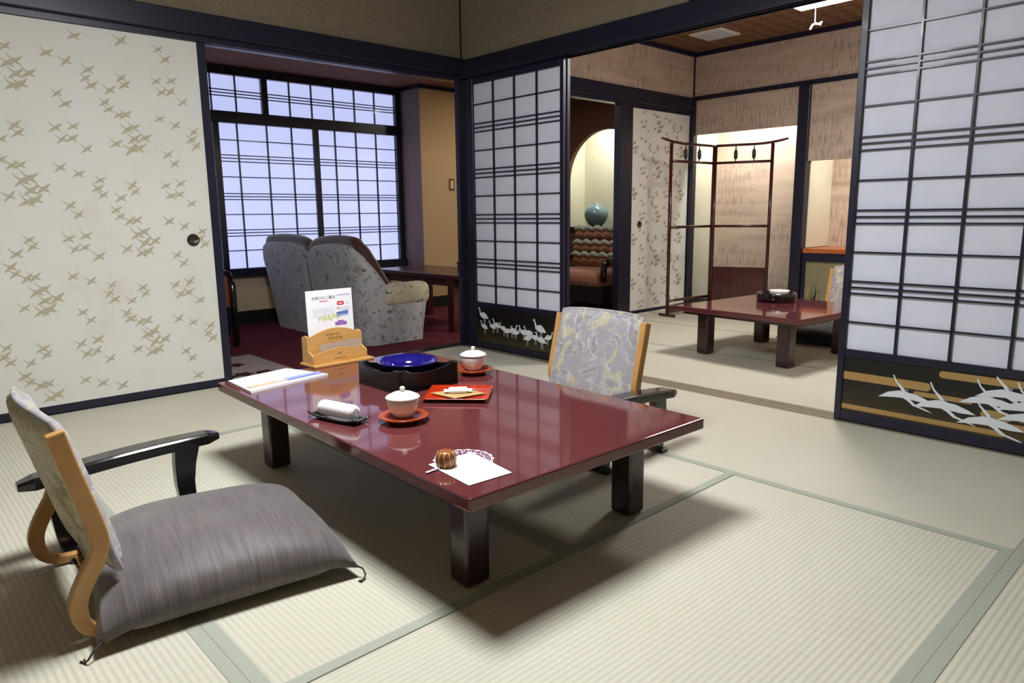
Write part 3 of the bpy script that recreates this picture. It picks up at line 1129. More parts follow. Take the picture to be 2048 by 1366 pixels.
# ------------------------------------------------------------------ armchair half hidden by the painted door
ac = thing('armchair', 'dark wooden armchair with an orange seat half hidden by the painted door', 'armchair', (-1.42, -1.52, -0.004), PI * 0.5)
box('seat', -0.28, 0.28, -0.26, 0.26, 0.32, 0.42, 'red_lacquer', ac, bevel=0.03, seg=3)
MATS['orange_velvet'] = mat('orange_velvet', lin(150, 62, 30), 0.8, 0.2, sheen=0.5)
ac.children[0].data.materials[0] = MATS['orange_velvet']
obj('backrest', MB().box(-0.28, 0.28, 0.22, 0.30, 0.40, 0.66), 'brown_velvet', ac, bevel=0.03, seg=3)
obj('lace_cover', MB().box(-0.2, 0.2, 0.205, 0.315, 0.55, 0.672), 'white_paper', ac, bevel=0.03, seg=3)
for s in (-1, 1):
    obj('armrest', MB().tube([(s * 0.31, 0.26, 0.54), (s * 0.31, 0.0, 0.56), (s * 0.31, -0.22, 0.54), (s * 0.31, -0.27, 0.46), (s * 0.31, -0.27, 0.02)], 0.024, 10), 'black_lacquer', ac, smooth=True)
    obj('leg', MB().tube([(s * 0.30, 0.27, 0.62), (s * 0.30, 0.25, 0.3), (s * 0.30, 0.29, 0.0)], 0.022, 10), 'black_lacquer', ac)
    box('side_panel', min(s * 0.28, s * 0.30), max(s * 0.28, s * 0.30), -0.25, 0.24, 0.10, 0.30, 'black_matte', ac)
    box('side_pad', min(s * 0.275, s * 0.305), max(s * 0.275, s * 0.305), -0.25, 0.24, 0.30, 0.52, 'orange_velvet', ac, bevel=0.01)

# rug
rug = thing('rug', 'grey rug with dark flower motifs on the red carpet', 'rug', (-0.46, -1.72, -0.004))
box('pile', -0.34, 0.34, -0.46, 0.46, 0.0, 0.008, 'rug_grey', rug, bevel=0.003)
for px, py in ((487, 746), (530, 741), (455, 752), (470, 728)):
    p = on_z(px, py + 2, 0.006)
    cx_, cy_ = p[0] + 0.46, p[1] + 1.72
    if abs(cx_) < 0.32 and abs(cy_) < 0.44:
        mbm = MB()
        mbm.poly([(cx_ + 0.055 * math.cos(a) * (1 + 0.18 * math.cos(5 * a)), cy_ + 0.055 * math.sin(a) * (1 + 0.18 * math.cos(5 * a)), 0.0086) for a in [2 * PI * i / 40 for i in range(40)]])
        obj('flower_motif', mbm, 'rug_motif', rug)

# ================================================================== ROOM BEHIND (y > 0.125)
XL = -0.12
LW = MB()
LW.box(XL - 0.06, XL + 0.01, 0.1, 3.12, 2.05, 2.5)
struct('wall_back_left', 'grass-patterned pink-beige wall above the small crane door', 'wall', LW, 'grass_paper_y')
struct('trim_12', 'dark beam over the opening and the small crane door', 'beam',
       MB().box(XL - 0.06, XL + 0.035, 0.12, 3.1, 1.93, 2.055), 'lacquer_frame', bevel=0.004)
struct('trim_13', 'dark lintel over the small crane door', 'lintel',
       MB().box(XL - 0.06, XL + 0.012, 0.12, 3.1, 1.905, 1.93), 'lacquer_frame')
struct('trim_14', 'wide dark post between the opening and the small crane door', 'post',
       MB().box(XL - 0.06, XL + 0.012, 1.955, 2.135, 0.0, 1.905), 'post_wood', bevel=0.003)
struct('trim_15', 'dark threshold below the small crane door', 'threshold',
       MB().box(XL - 0.06, XL + 0.02, 0.12, 3.1, -0.05, 0.0), 'post_wood')
painted_door('door_7', 'pale sliding door with tiny grey cranes beside the garment rack', 2.135, 3.07, 1.905, XL, 0.42, 0.026,
             'crane_ink_small', 2.55, 0.9, stile=(0.012, 0.012), rail=0.025, pull_at=(2.275, 0.84), seed=7)
YB = 3.1
struct('trim_16', 'dark corner post beside the alcove', 'post',
       MB().box(XL - 0.06, XL + 0.045, 3.07, 3.13, 0.0, 2.05).box(XL + 0.008, XL + 0.022, 3.085, 3.105, 2.05, 2.45), 'post_wood')
BW = MB()
BW.box(XL, 0.985, YB, YB + 0.05, 1.705, 2.03)
BW.box(1.085, 2.8, YB, YB + 0.05, 1.385, 2.03)
BW.box(XL, 2.8, YB, YB + 0.05, 2.07, 2.5)
struct('wall_back', 'grass-patterned pink-beige wall hanging above the alcoves', 'wall', BW, 'grass_paper_x')
struct('trim_17', 'thin dark rail across the grass-patterned wall', 'rail',
       MB().box(XL, 2.8, YB - 0.018, YB + 0.05, 2.03, 2.07), 'lacquer_frame', bevel=0.003)
struct('trim_18', 'dark alcove post between the two alcoves', 'post',
       MB().box(0.985, 1.085, YB - 0.04, YB + 0.5, 0.0, 2.03), 'post_wood', bevel=0.004)
struct('trim_19', 'dark cornice below the woven ceiling', 'cornice',
       MB().box(XL, 2.8, YB - 0.02, YB, 2.44, 2.48).box(XL + 0.01, XL + 0.03, 0.13, YB - 0.02, 2.44, 2.48), 'lacquer_frame')
struct('ceiling_back', 'brown woven ceiling of the room behind', 'ceiling', MB().box(XL - 0.06, 2.86, 0.125, 3.7, 2.48, 2.54), 'woven_ceiling')
struct('wall_alcove', 'grass-patterned wall inside the alcoves', 'wall',
       MB().box(XL, 2.8, YB + 0.5, YB + 0.55, 0.0, 2.4), 'grass_paper_x')
struct('wall_alcove_side', 'cream side wall inside the alcove', 'wall',
       MB().box(XL - 0.06, XL - 0.0, YB + 0.03, YB + 0.5, 0.0, 2.4).box(1.0851, 1.093, YB + 0.05, YB + 0.5, 0.62, 2.2), 'niche_cream')
struct('floor_alcove', 'dark raised floor of the alcove', 'alcove floor',
       MB().box(XL, 0.985, YB, YB + 0.5, -0.05, 0.07), 'black_matte')
struct('wall_back_right', 'grass-patterned wall at the far side of the room behind', 'wall',
       MB().box(2.8, 2.86, 0.125, 3.65, -0.05, 2.5), 'grass_paper_y')
struct('ceiling_alcove', 'top board of the alcoves', 'board', MB().box(XL, 2.8, YB + 0.05, YB + 0.5, 2.4, 2.45), 'niche_cream')
# shelf and iris doors in the second alcove
struct('trim_20', 'orange-brown wooden shelf board in the right alcove', 'shelf',
       MB().box(1.093, 2.8, YB - 0.02, YB + 0.5, 0.575, 0.615), 'shelf_wood', bevel=0.003)
cab = thing('floor_cabinet', 'low built-in cabinet with iris-painted doors under the alcove shelf', 'cabinet', (1.093, YB, 0))
box('frame', 0.0, 1.7, -0.01, 0.02, 0.50, 0.574, 'lacquer_frame', cab)
box('frame', 0.0, 0.03, -0.012, 0.02, 0.0, 0.50, 'lacquer_frame', cab)
box('back_board', 0.0, 1.7, 0.3, 0.32, 0.0, 0.574, 'black_matte', cab)
for i in range(2):
    d = box('door', 0.03 + 0.83 * i, 0.86 + 0.83 * i, 0.004, 0.018, 0.01, 0.50, 'iris_panel', cab)
    rr = random.Random(11 + i)
    lf = MB()
    for c_ in (0.10, 0.36, 0.62):
        for q in range(8):
            x0_ = 0.03 + 0.83 * i + c_ + rr.uniform(-0.05, 0.05)
            dx = rr.uniform(-0.16, 0.16)
            hz = rr.uniform(0.2, 0.36)
            pts = [(x0_ + dx * (t_ / 6) ** 1.8, 0.03 + hz * (t_ / 6) - (0.12 * abs(dx) / 0.16) * (t_ / 6) ** 3) for t_ in range(7)]
            L_ = [(p[0] - 0.008 * (1 - j / 6.5), 0.0034, p[1]) for j, p in enumerate(pts)]
            R_ = [(p[0] + 0.008 * (1 - j / 6.5), 0.0034, p[1]) for j, p in enumerate(pts)]
            for j in range(6):
                lf.poly([L_[j], R_[j], R_[j + 1], L_[j + 1]])
    obj('iris_leaves', lf, 'iris_leaf', d)
    box('pull', 0.06 + 0.83 * i, 0.075 + 0.83 * i, -0.003, 0.004, 0.2, 0.26, 'gold_lacquer', d)
# alcove tube lamps
for nm, lb, cx_, w_, z_, wt in (('tube_lamp', 'tube lamp hidden above the alcove with the garment rack', 0.45, 0.8, 1.95, 13.0),
                                ('tube_lamp', 'tube lamp hidden above the shelf of the right alcove', 1.75, 0.8, 1.72, 7.0)):
    tl = thing(nm, lb, 'lamp', (cx_, YB + 0.11, z_))
    obj('tube', MB().tube([(-w_ / 2, 0, 0), (w_ / 2, 0, 0)], 0.014, 12), 'tube_glow', tl, smooth=True)
    box('holder', -w_ / 2 - 0.02, w_ / 2 + 0.02, -0.055, 0.03, 0.016, 0.07, 'white_plastic', tl)
    area_light('alcove_light', (cx_, YB + 0.12, z_ - 0.02), w_, wt, (1.0, 1.0, 0.92), 0.06, (math.radians(25), 0, 0))

# ceiling vent
vent = thing('ceiling_vent', 'white square vent panel in the woven ceiling', 'vent', (0.44, 2.55, 2.48))
box('frame', -0.16, 0.16, -0.16, 0.16, -0.012, 0.0, 'white_plastic', vent, bevel=0.004)
for i in range(9):
    box('slat', -0.13, 0.13, -0.128 + 0.03 * i, -0.112 + 0.03 * i, -0.017, -0.012, 'ink_grey', vent)

# pendant lamp of the room behind
pl = thing('pendant_lamp', 'white square pendant lamp with a pull cord in the room behind', 'lamp', (1.94, 1.33, 2.25))
box('diffuser', -0.27, 0.27, -0.27, 0.27, 0.0, 0.03, 'lamp_glow', pl, bevel=0.01)
obj('shade', MB().prism([(-0.30, 0.03), (0.30, 0.03), (0.24, 0.12), (-0.24, 0.12)], 'xz', -0.30, 0.30), 'ash_dark_wood', pl, bevel=0.004)
obj('stem', MB().tube([(0, 0, 0.12), (0, 0, 0.23)], 0.02, 10), 'iron', pl)
cd = obj('pull_cord', MB().tube([(-0.17, 0.27, 0.0), (-0.17, 0.272, -0.09)], 0.0028, 6), 'lace', pl)
obj('knot', MB().tube([(-0.20, 0.272, -0.125), (-0.185, 0.272, -0.098), (-0.165, 0.272, -0.094), (-0.145, 0.272, -0.1), (-0.125, 0.272, -0.092), (-0.135, 0.272, -0.11)], 0.007, 8), 'lace', cd, smooth=True)
area_light('pendant_light', (1.94, 1.33, 2.235), 0.5, BACK_LAMP_W, (1.0, 0.97, 0.93), 0.5)
side_glow('pendant_side_glow', (1.94, 1.33, 2.09), 0.14, BACK_SIDE_W, (1.0, 0.97, 0.93))

# pendant lamp of the main room (above the frame)
pm = thing('pendant_lamp', 'white square pendant lamp hanging over the red lacquer table', 'lamp', (2.25, -2.15, 2.16))
box('diffuser', -0.30, 0.30, -0.30, 0.30, 0.0, 0.03, 'lamp_glow', pm, bevel=0.01)
obj('shade', MB().prism([(-0.33, 0.03), (0.33, 0.03), (0.26, 0.13), (-0.26, 0.13)], 'xz', -0.33, 0.33), 'ash_dark_wood', pm, bevel=0.004)
obj('stem', MB().tube([(0, 0, 0.13), (0, 0, 0.34)], 0.02, 10), 'iron', pm)
area_light('main_light', (2.25, -2.15, 2.145), 0.58, MAIN_LAMP_W, LAMP_COL, 0.58)
side_glow('main_side_glow', (2.25, -2.15, 1.98), 0.16, MAIN_SIDE_W, LAMP_COL)

# ------------------------------------------------------------------ garment rack
rk = thing('garment_rack', 'folding mahogany garment rack with hanging iron hooks before the alcove', 'rack', (0.30, 2.86, 0.0))
A_ = Vector((-0.06, -0.62, 0))
B_ = Vector((0.485, 0.17, 0))


def rack_bar(name, a, b, z, r_=0.0125, za=None, mat_='mahogany', par=rk):
    return obj(name, MB().tube([(a.x, a.y, z), (b.x, b.y, z if za is None else za)], r_, 8), mat_, par, smooth=True)


ZT = 1.555
for base, sgn in ((A_, -1), (B_, 1)):
    d_ = base.normalized()
    off = Vector((0.008 * sgn, 0, 0))
    for p in (base, off):
        obj('post', MB().tube([(p.x, p.y, 0.0), (p.x, p.y, ZT)], 0.016, 8), 'mahogany', rk, smooth=True)
    tip = base + d_ * 0.13
    n_ = 12
    pts = [off.lerp(tip, i / n_) for i in range(n_ + 1)]
    obj('top_bar', MB().tube([(p.x, p.y, ZT + 0.002 + 0.035 * max(0, (i / n_ - 0.55) / 0.45) ** 2) for i, p in enumerate(pts)],
                             [0.012 if i < n_ else 0.009 for i in range(n_ + 1)], 8), 'mahogany', rk, smooth=True)
    rack_bar('cross_bar', off, base, 1.40)
    rack_bar('cross_bar', off, base, 0.815)
    for t_ in (0.36, 0.68):
        q = off.lerp(base, t_)
        h_ = obj('hook', MB().lathe([(0.004, 0.0), (0.005, 0.02), (0.015, 0.03), (0.018, 0.06), (0.015, 0.10), (0.006, 0.11), (0.004, 0.148)], 10, (q.x, q.y, 1.405)), 'iron', rk, smooth=True)
        obj('hook_pin', MB().tube([(q.x - 0.028, q.y, 1.405 + 0.085), (q.x, q.y - 0.004, 1.405 + 0.08), (q.x + 0.012, q.y - 0.006, 1.405 + 0.09)], 0.0026, 6), 'iron', h_)
    # feet
    nrm = Vector((-d_.y, d_.x, 0))
    a = base - nrm * 0.09
    b = base + nrm * 0.09
    obj('foot', MB().tube([(a.x, a.y, 0.013), (b.x, b.y, 0.013)], 0.0128, 8), 'mahogany', rk)
rack_bar('cross_bar', Vector((-0.008, 0, 0)), A_, 0.145)
rack_bar('cross_bar', Vector((-0.008, 0, 0)), A_, 0.095)
for i in range(2):
    a = Vector((0.008, 0, 0)).lerp(B_, 0.03 + 0.471 * i)
    b = Vector((0.008, 0, 0)).lerp(B_, 0.499 + 0.471 * i)
    n2_ = Vector((-B_.y, B_.x, 0)).normalized() * 0.006
    obj('lower_panel', MB().prism([(a.x - n2_.x, a.y - n2_.y), (b.x - n2_.x, b.y - n2_.y), (b.x + n2_.x, b.y + n2_.y), (a.x + n2_.x, a.y + n2_.y)], 'xy', 0.05, 0.43), 'mahogany', rk)
a = Vector((-0.008, 0, 0)).lerp(A_, 0.03)
b = Vector((-0.008, 0, 0)).lerp(A_, 0.97)
obj('lower_panel', MB().prism([(a.x - .006, a.y), (b.x - .006, b.y), (b.x + .006, b.y), (a.x + .006, a.y)], 'xy', 0.03, 0.085), 'mahogany', rk)

# ================================================================== LOW TABLES


def low_table(name, label, loc, rz, lx, ly, H, inset, leg, top='table_lacquer'):
    r = thing(name, label, 'table', loc, rz)
    obj('table_top', MB().box(-lx / 2, lx / 2, -ly / 2, ly / 2, H - 0.034, H), top, r, bevel=0.0045, seg=3)
    box('apron', -lx / 2 + 0.045, lx / 2 - 0.045, -ly / 2 + 0.045, ly / 2 - 0.045, H - 0.055, H - 0.034, 'table_edge', r)
    ix, iy = inset
    for sx in (-1, 1):
        for sy in (-1, 1):
            a = sorted((sx * (lx / 2 - ix), sx * (lx / 2 - ix - leg)))
            b = sorted((sy * (ly / 2 - iy), sy * (ly / 2 - iy - leg)))
            box('leg', a[0], a[1], b[0], b[1], 0.0, H - 0.054, 'leg_lacquer', r, bevel=0.01, seg=3)
    return r


TH_ = 0.32
tab = low_table('low_table', 'glossy dark red lacquer low table set with tea in the main room', (2.08, -1.803, 0.0014), math.radians(-1.2), 1.57, 0.925, TH_, (0.145, 0.10), 0.078)
tab2 = low_table('low_table', 'square dark red lacquer low table in the room behind', (1.765, 1.27, 0.0014), math.radians(-5.0), 0.92, 0.95, 0.325, (0.12, 0.10), 0.085, 'table_lacquer')
TZ = TH_ + 0.0014 + 0.0004

# black lidded tea box on the far table
tb = thing('tea_caddy_box', 'round black lacquer tea box on the far low table', 'box', (1.66, 1.50, 0.3268))
obj('body', MB().lathe([(0.125, 0.0), (0.132, 0.006), (0.134, 0.05), (0.130, 0.062), (0.120, 0.062), (0.118, 0.02), (0.001, 0.018)], 40), 'black_lacquer', tb, smooth=True)
obj('dish', MB().lathe([(0.05, 0.02), (0.062, 0.058), (0.070, 0.078), (0.064, 0.078), (0.05, 0.03), (0.001, 0.028)], 24, (0.02, 0.0, 0.0)), 'porcelain', tb, smooth=True)

# ================================================================== FLOOR CHAIRS
PROF = [(-0.024, 0.500), (-0.006, 0.42), (0.014, 0.34), (0.030, 0.275), (0.036, 0.235), (0.027, 0.198), (0.004, 0.158), (-0.016, 0.118), (-0.022, 0.085),
        (-0.013, 0.048), (0.012, 0.024), (0.045, 0.0145), (0.15, 0.0125), (0.42, 0.0125)]


def smooth_path(pts, n=4):
    out = []
    P = [Vector((p[0], p[1])) for p in pts]
    for i in range(len(P) - 1):
        p0 = P[max(i - 1, 0)]
        p1 = P[i]
        p2 = P[i + 1]
        p3 = P[min(i + 2, len(P) - 1)]
        for t_ in range(n):
            t = t_ / n
            out.append(0.5 * ((2 * p1) + (-p0 + p2) * t + (2 * p0 - 5 * p1 + 4 * p2 - p3) * t * t + (-p0 + 3 * p1 - 3 * p2 + p3) * t ** 3))
    out.append(P[-1])
    return out


SP = smooth_path(PROF)


def band_mesh(xc, wx):
    """bentwood strip: side profile with thickness, extruded across its width"""
    mb = MB()
    ring = []
    for i, p in enumerate(SP):
        t = (SP[min(i + 1, len(SP) - 1)] - SP[max(i - 1, 0)]).normalized()
        n = Vector((-t.y, t.x))
        f_ = i / (len(SP) - 1)
        th = 0.019 if f_ < 0.62 else 0.019 - 0.0075 * min(1, (f_ - 0.62) / 0.2)
        ring.append((p + n * th, p - n * th))
    vs = []
    for a, b in ring:
        vs += [(xc - wx, a.x, max(a.y, 0.0)), (xc + wx, a.x, max(a.y, 0.0)), (xc + wx, b.x, max(b.y, 0.0)), (xc - wx, b.x, max(b.y, 0.0))]
    fs = []
    for i in range(len(ring) - 1):
        for j in range(4):
            k_ = (j + 1) % 4
            fs.append((i * 4 + j, i * 4 + k_, (i + 1) * 4 + k_, (i + 1) * 4 + j))
    fs.append((3, 2, 1, 0))
    e = (len(ring) - 1) * 4
    fs.append((e, e + 1, e + 2, e + 3))
    return mb.add(vs, fs)


def floor_chair(label, loc, rz, group='bentwood legless floor chairs'):
    r = thing('floor_chair', label, 'floor chair', loc, rz, group)
    for s in (-1, 1):
        obj('side_frame', band_mesh(s * 0.238, 0.014), 'bent_wood', r, bevel=0.004, seg=2)
    # upholstered back: front and rear covers plus rounded rim
    N, Mm = 20, 20

    def centre(u, v):
        z = 0.148 + 0.368 * v
        # lean of the back
        yb = 0.072 - 0.085 * v - 0.012 * v * v
        bow = -0.022 * (1 - (2 * u - 1) ** 2)
        x = (2 * u - 1) * 0.222
        top_round = 0.010 * (1 - (2 * u - 1) ** 4) if v > 0.5 else 0
        return x, yb + bow, z + top_round * (v - 0.5) * 2

    def thick(u, v):
        e = (1 - abs(2 * u - 1) ** 8) * (1 - abs(2 * v - 1) ** 8)
        return 0.006 + 0.030 * max(0, e) ** 0.5

    def front(u, v):
        x, y, z = centre(u, v)
        t = thick(u, v)
        return (x, y + t, z)

    def rear(u, v):
        x, y, z = centre(1 - u, v)
        t = thick(u, v)
        return (x, y - t * 0.8, z)
    obj('back_cushion', MB().grid(front, N, Mm), 'brocade_front', r, smooth=True)
    obj('back_cover', MB().grid(rear, N, Mm), 'brocade_back', r, smooth=True)
    rim = MB()
    loop = [(i / N, 0) for i in range(N)] + [(1, i / Mm) for i in range(Mm)] + [(1 - i / N, 1) for i in range(N)] + [(0, 1 - i / Mm) for i in range(Mm + 1)]
    rim.tube([centre(u, v) for u, v in loop], 0.0085, 8, cap=False)
    obj('piping', rim, 'brocade_front', r, smooth=True)
    box('seat_board', -0.224, 0.224, 0.06, 0.42, 0.006, 0.018, 'bent_wood', r, bevel=0.003)
    return r


def arm_stand(label, loc, rz):
    """black armrest with two legs on flat feet that slip under the chair; x = 0 is the arm's centre line"""
    r = thing('armrest_stand', label, 'armrest', loc, rz, 'black armrests of the floor chairs')
    n = 14
    mb = MB()
    secs = []
    for i in range(n + 1):
        t = i / n
        y = -0.04 + 0.55 * t
        z = 0.224 + 0.028 * t + 0.010 * math.sin(PI * t)
        w = 0.040 * (0.72 + 0.28 * math.sin(PI * min(1, max(0, 0.08 + 0.84 * t))))
        if i in (0, n):
            w *= 0.6
        hh = 0.017 if i not in (0, n) else 0.010
        secs += [(-w, y, z - hh), (w, y, z - hh), (w, y, z + hh * 0.55), (w * 0.8, y, z + hh), (-w * 0.8, y, z + hh), (-w, y, z + hh * 0.55)]
    fs = []
    for i in range(n):
        for j in range(6):
            fs.append((i * 6 + j, i * 6 + (j + 1) % 6, (i + 1) * 6 + (j + 1) % 6, (i + 1) * 6 + j))
    fs += [(5, 4, 3, 2, 1, 0), tuple(n * 6 + j for j in range(6))]
    mb.add(secs, fs)
    obj('arm', mb, 'black_lacquer', r, bevel=0.002, seg=2)
    for y, zt in ((0.07, 0.220), (0.41, 0.238)):
        lg = MB()
        lv = []
        for t in (0, 0.25, 0.5, 0.75, 1.0):
            wv = 0.024 + 0.014 * t * t
            yo = 0.014 * math.sin(PI * t) * -1
            lv += [(-0.018, y - wv + yo, zt * t + 0.002), (0.018, y - wv + yo, zt * t + 0.002), (0.018, y + wv + yo, zt * t + 0.002), (-0.018, y + wv + yo, zt * t + 0.002)]
        lf = []
        for i in range(4):
            for j in range(4):
                lf.append((i * 4 + j, i * 4 + (j + 1) % 4, (i + 1) * 4 + (j + 1) % 4, (i + 1) * 4 + j))
        lf += [(3, 2, 1, 0), (16, 17, 18, 19)]
        lg.add(lv, lf)
        obj('leg', lg, 'black_lacquer', r, bevel=0.003, seg=2)
        box('foot', -0.045, 0.10, y - 0.02, y + 0.02, 0.0, 0.014, 'black_lacquer', r, bevel=0.004)
    return r


FZ = 0.0016
floor_chair('bentwood floor chair with brocade back pushed behind the grey-brown cushion', (2.05, -2.935, FZ), 0.0)
arm_stand('black armrest stand beside the grey-brown cushion', (1.735, -2.935, FZ), 0.0)
floor_chair('bentwood floor chair with brocade back facing the red table from the lattice screens', (2.045, -0.885, FZ), PI)
arm_stand('black armrest stand at the lattice-screen side of the red table', (2.40, -0.865, FZ), PI)
floor_chair('bentwood floor chair with brocade back at the far low table', (1.92, 2.33, FZ), PI)


def zabuton(name, label, loc, rz, lx, ly, h, material, group=None, tassels=(), wr=0.004):
    r = thing(name, label, 'cushion', loc, rz, group)
    rr = random.Random(5)
    N = 36
    ph = [rr.uniform(0, 6.28) for _ in range(6)]

    def shape(u, v, top):
        a = 2 * u - 1
        b = 2 * v - 1
        pin = 0.045
        x = a * lx / 2 * (1 - pin * (1 - b * b) * (abs(a) ** 2))
        y = b * ly / 2 * (1 - pin * (1 - a * a) * (abs(b) ** 2))
        e = max(0.0, (1 - abs(a) ** 2.6) * (1 - abs(b) ** 2.6))
        rim = 0.22 * h * (1 - (abs(a) * abs(b)) ** 3) + 0.006
        if top:
            z = rim + (h - rim) * e ** 0.47
            z += wr * e ** 0.3 * (math.sin(9 * a + 3 * b + ph[0]) * 0.5 + math.sin(5 * b - 7 * a + ph[1]) * 0.5)
            edge = max(abs(a), abs(b))
            z += 0.004 * math.sin(26 * (a - b) + ph[2]) * max(0, edge - 0.75) * 4 * (1 - edge) * 4
        else:
            z = rim * (1 - min(1, e * 6)) if e < 1 / 6 else 0.0
        return (x, y, z)
    mb = MB()
    mb.grid(lambda u, v: shape(u, v, True), N, N)
    mb.grid(lambda u, v: shape(1 - u, v, False), N, N)
    obj('cover', mb, material, r, smooth=True, weld=True)
    for sx, sy, ang in tassels:
        cx_, cy_ = sx * lx / 2, sy * ly / 2
        d = Vector((math.cos(ang), math.sin(ang)))
        n = Vector((-d.y, d.x))
        def tp_(a, b, z):
            return (cx_ + d.x * a + n.x * b, cy_ + d.y * a + n.y * b, z)
        base = MB().tube([tp_(-0.012, 0, 0.012), tp_(0.010, 0, 0.006), tp_(0.020, -0.004, -0.008), tp_(0.021, -0.014, -0.0165), tp_(0.012, -0.026, -0.0168)], 0.0024, 6)
        base.tube([tp_(0.021, -0.012, -0.0165), tp_(0.020, -0.028, -0.0168)], 0.0024, 6)
        obj('tassel', base, 'cord_dark', r, smooth=True)
    return r


zabuton('floor_cushion', 'plump grey-brown floor cushion on the near floor chair', (2.115, -2.60, 0.0195), math.radians(-8), 0.60, 0.61, 0.148, 'cushion_silk',
        'floor cushions', tassels=((1, 1, 0.6), (1, -1, -0.9)))
zabuton('floor_cushion', 'dark navy floor cushion at the far low table', (1.86, 2.0, 0.0195), math.radians(4), 0.62, 0.58, 0.11, 'navy_cloth', 'floor cushions')

# ================================================================== THINGS ON THE RED TABLE
# folder with leaflet
p0 = on_z(457, 763, TZ)
fo = thing('document_folder', 'white document folder on the corner of the red table', 'folder', (1.385, -2.06, TZ), 0)
pts = [on_z(*q, TZ + 0.006) for q in ((456, 762), (502, 784), (656, 748), (572, 737))]
p2 = [(q[0] - 1.385, q[1] + 2.06) for q in pts]
obj('folder_body', MB().prism(p2[::-1], 'xy', 0.0, 0.0075), 'white_paper', fo)
p3 = [(a * 0.97 + 0.004, b * 0.97) for a, b in p2]
obj('inner_sheet', MB().prism(p3[::-1], 'xy', 0.0076, 0.0092), 'white_paper', fo)
lz = TZ + 0.0096
a0 = on_z(498, 776, lz)
a1 = on_z(640, 745, lz)
dd = Vector((a1[0] - a0[0], a1[1] - a0[1], 0))
lt = thing('leaflet', 'narrow beige and blue folded leaflet lying on the white folder', 'leaflet', (a0[0], a0[1], lz), math.atan2(dd.y, dd.x))
L_ = dd.length
box('beige_part', 0.0, L_ * 0.5, -0.012, 0.012, 0.0, 0.003, 'beige_print', lt)
box('blue_part', L_ * 0.5, L_, -0.016, 0.016, 0.0, 0.0035, 'blue_print', lt)
box('white_stripe', L_ * 0.35, L_ * 0.99, -0.003, 0.001, 0.0035, 0.0041, 'white_paper', lt)

# wooden brochure stand
bs = thing('brochure_stand', 'light wooden brochure stand with arched boards on the red table', 'stand', (1.262, -1.725, TZ), 0.02)
# faces +x ; width along y
box('base', -0.055, 0.075, -0.142, 0.150, 0.0, 0.010, 'stand_wood', bs, bevel=0.002)
for s in (-1, 1):
    yy = s * 0.128
    obj('side', MB().prism([(-0.045, 0.010), (0.045, 0.010), (0.046, 0.045), (0.008, 0.060), (0.004, 0.122), (-0.02, 0.128), (-0.045, 0.12)], 'xz', yy - 0.005, yy + 0.005), 'stand_wood', bs, bevel=0.001, seg=1)


def arch_board(name, x, w, z0, zs_, zt, th, par):
    n = 12
    pts = [(-w, z0), (w, z0)] + [(w - 2 * w * i / n, zs_ + (zt - zs_) * math.sin(PI * i / n)) for i in range(n + 1)]
    return obj(name, MB().prism(pts, 'yz', x, x + th), 'stand_wood', par, bevel=0.001, seg=1)


ab = arch_board('back_board', 0.000, 0.122, 0.010, 0.122, 0.152, 0.006, bs)
fb = arch_board('front_board', 0.040, 0.122, 0.010, 0.052, 0.070, 0.006, bs)


def strokes(parent, x, cy, cz, w, h, n, seed, material):
    rr = random.Random(seed)
    mb = MB()
    for i in range(n):
        y = cy - w / 2 + w * (i + 0.5) / n
        cw = w / n * 0.7
        for q in range(3):
            zz = cz + (q - 1) * h * 0.36 + rr.uniform(-0.05, 0.05) * h
            ww = cw * rr.uniform(0.5, 1.0)
            mb.box(x, x + 0.0004, y - ww / 2, y + ww / 2, zz - h * 0.06, zz + h * 0.06)
        yy = y + rr.uniform(-0.2, 0.2) * cw
        mb.box(x, x + 0.0004, yy - h * 0.06, yy + h * 0.06, cz - h * 0.5, cz + h * 0.5)
    return obj('lettering', mb, material, parent)


strokes(ab, 0.0062, -0.01, 0.124, 0.07, 0.010, 6, 1, 'ink_brown')
strokes(ab, 0.0062, 0.0, 0.108, 0.07, 0.010, 6, 2, 'ink_brown')
strokes(fb, 0.0462, -0.005, 0.046, 0.024, 0.011, 2, 3, 'ink_brown')
strokes(fb, 0.0462, -0.005, 0.024, 0.06, 0.005, 9, 4, 'ink_brown')
# card in the front pocket
cdp = tag(obj('pocket_card', MB().prism([(-0.088, 0.0), (0.108, 0.0), (0.108, 0.088), (-0.088, 0.078)], 'yz', 0.0, 0.002), 'grey_paper'),
          'grey-pink card tucked into the front pocket of the wooden stand', 'card')
cdp.location = (1.262 + 0.030, -1.725, TZ + 0.0105)
# emergency exit leaflet standing in the back pocket
br = thing('emergency_notice', 'white emergency exit notice with colour floor plans in the wooden stand', 'notice', (1.262 - 0.014, -1.725, TZ + 0.0105), 0.02)
br.rotation_euler = (0.0, math.radians(-2.0), 0.02)
BH = 0.305
pg = box('sheet', -0.004, 0.0, -0.113, 0.110, 0.0, BH, 'white_paper', br)
tm = text_mesh('非常口のご案内', 0.0165)
tm.materials.clear()
tm.materials.append(MATS['ink_black'])
to = bpy.data.objects.new('title_lettering', tm)
COL.objects.link(to)
to.parent = pg
to.matrix_local = Matrix(((0, 0, 1, 0.0005), (1, 0, 0, -0.088), (0, 1, 0, BH - 0.040), (0, 0, 0, 1)))


def ink(name, y0, y1, z0, z1, material):
    return box(name, 0.0, 0.0005, y0, y1, z0, z1, material, pg)


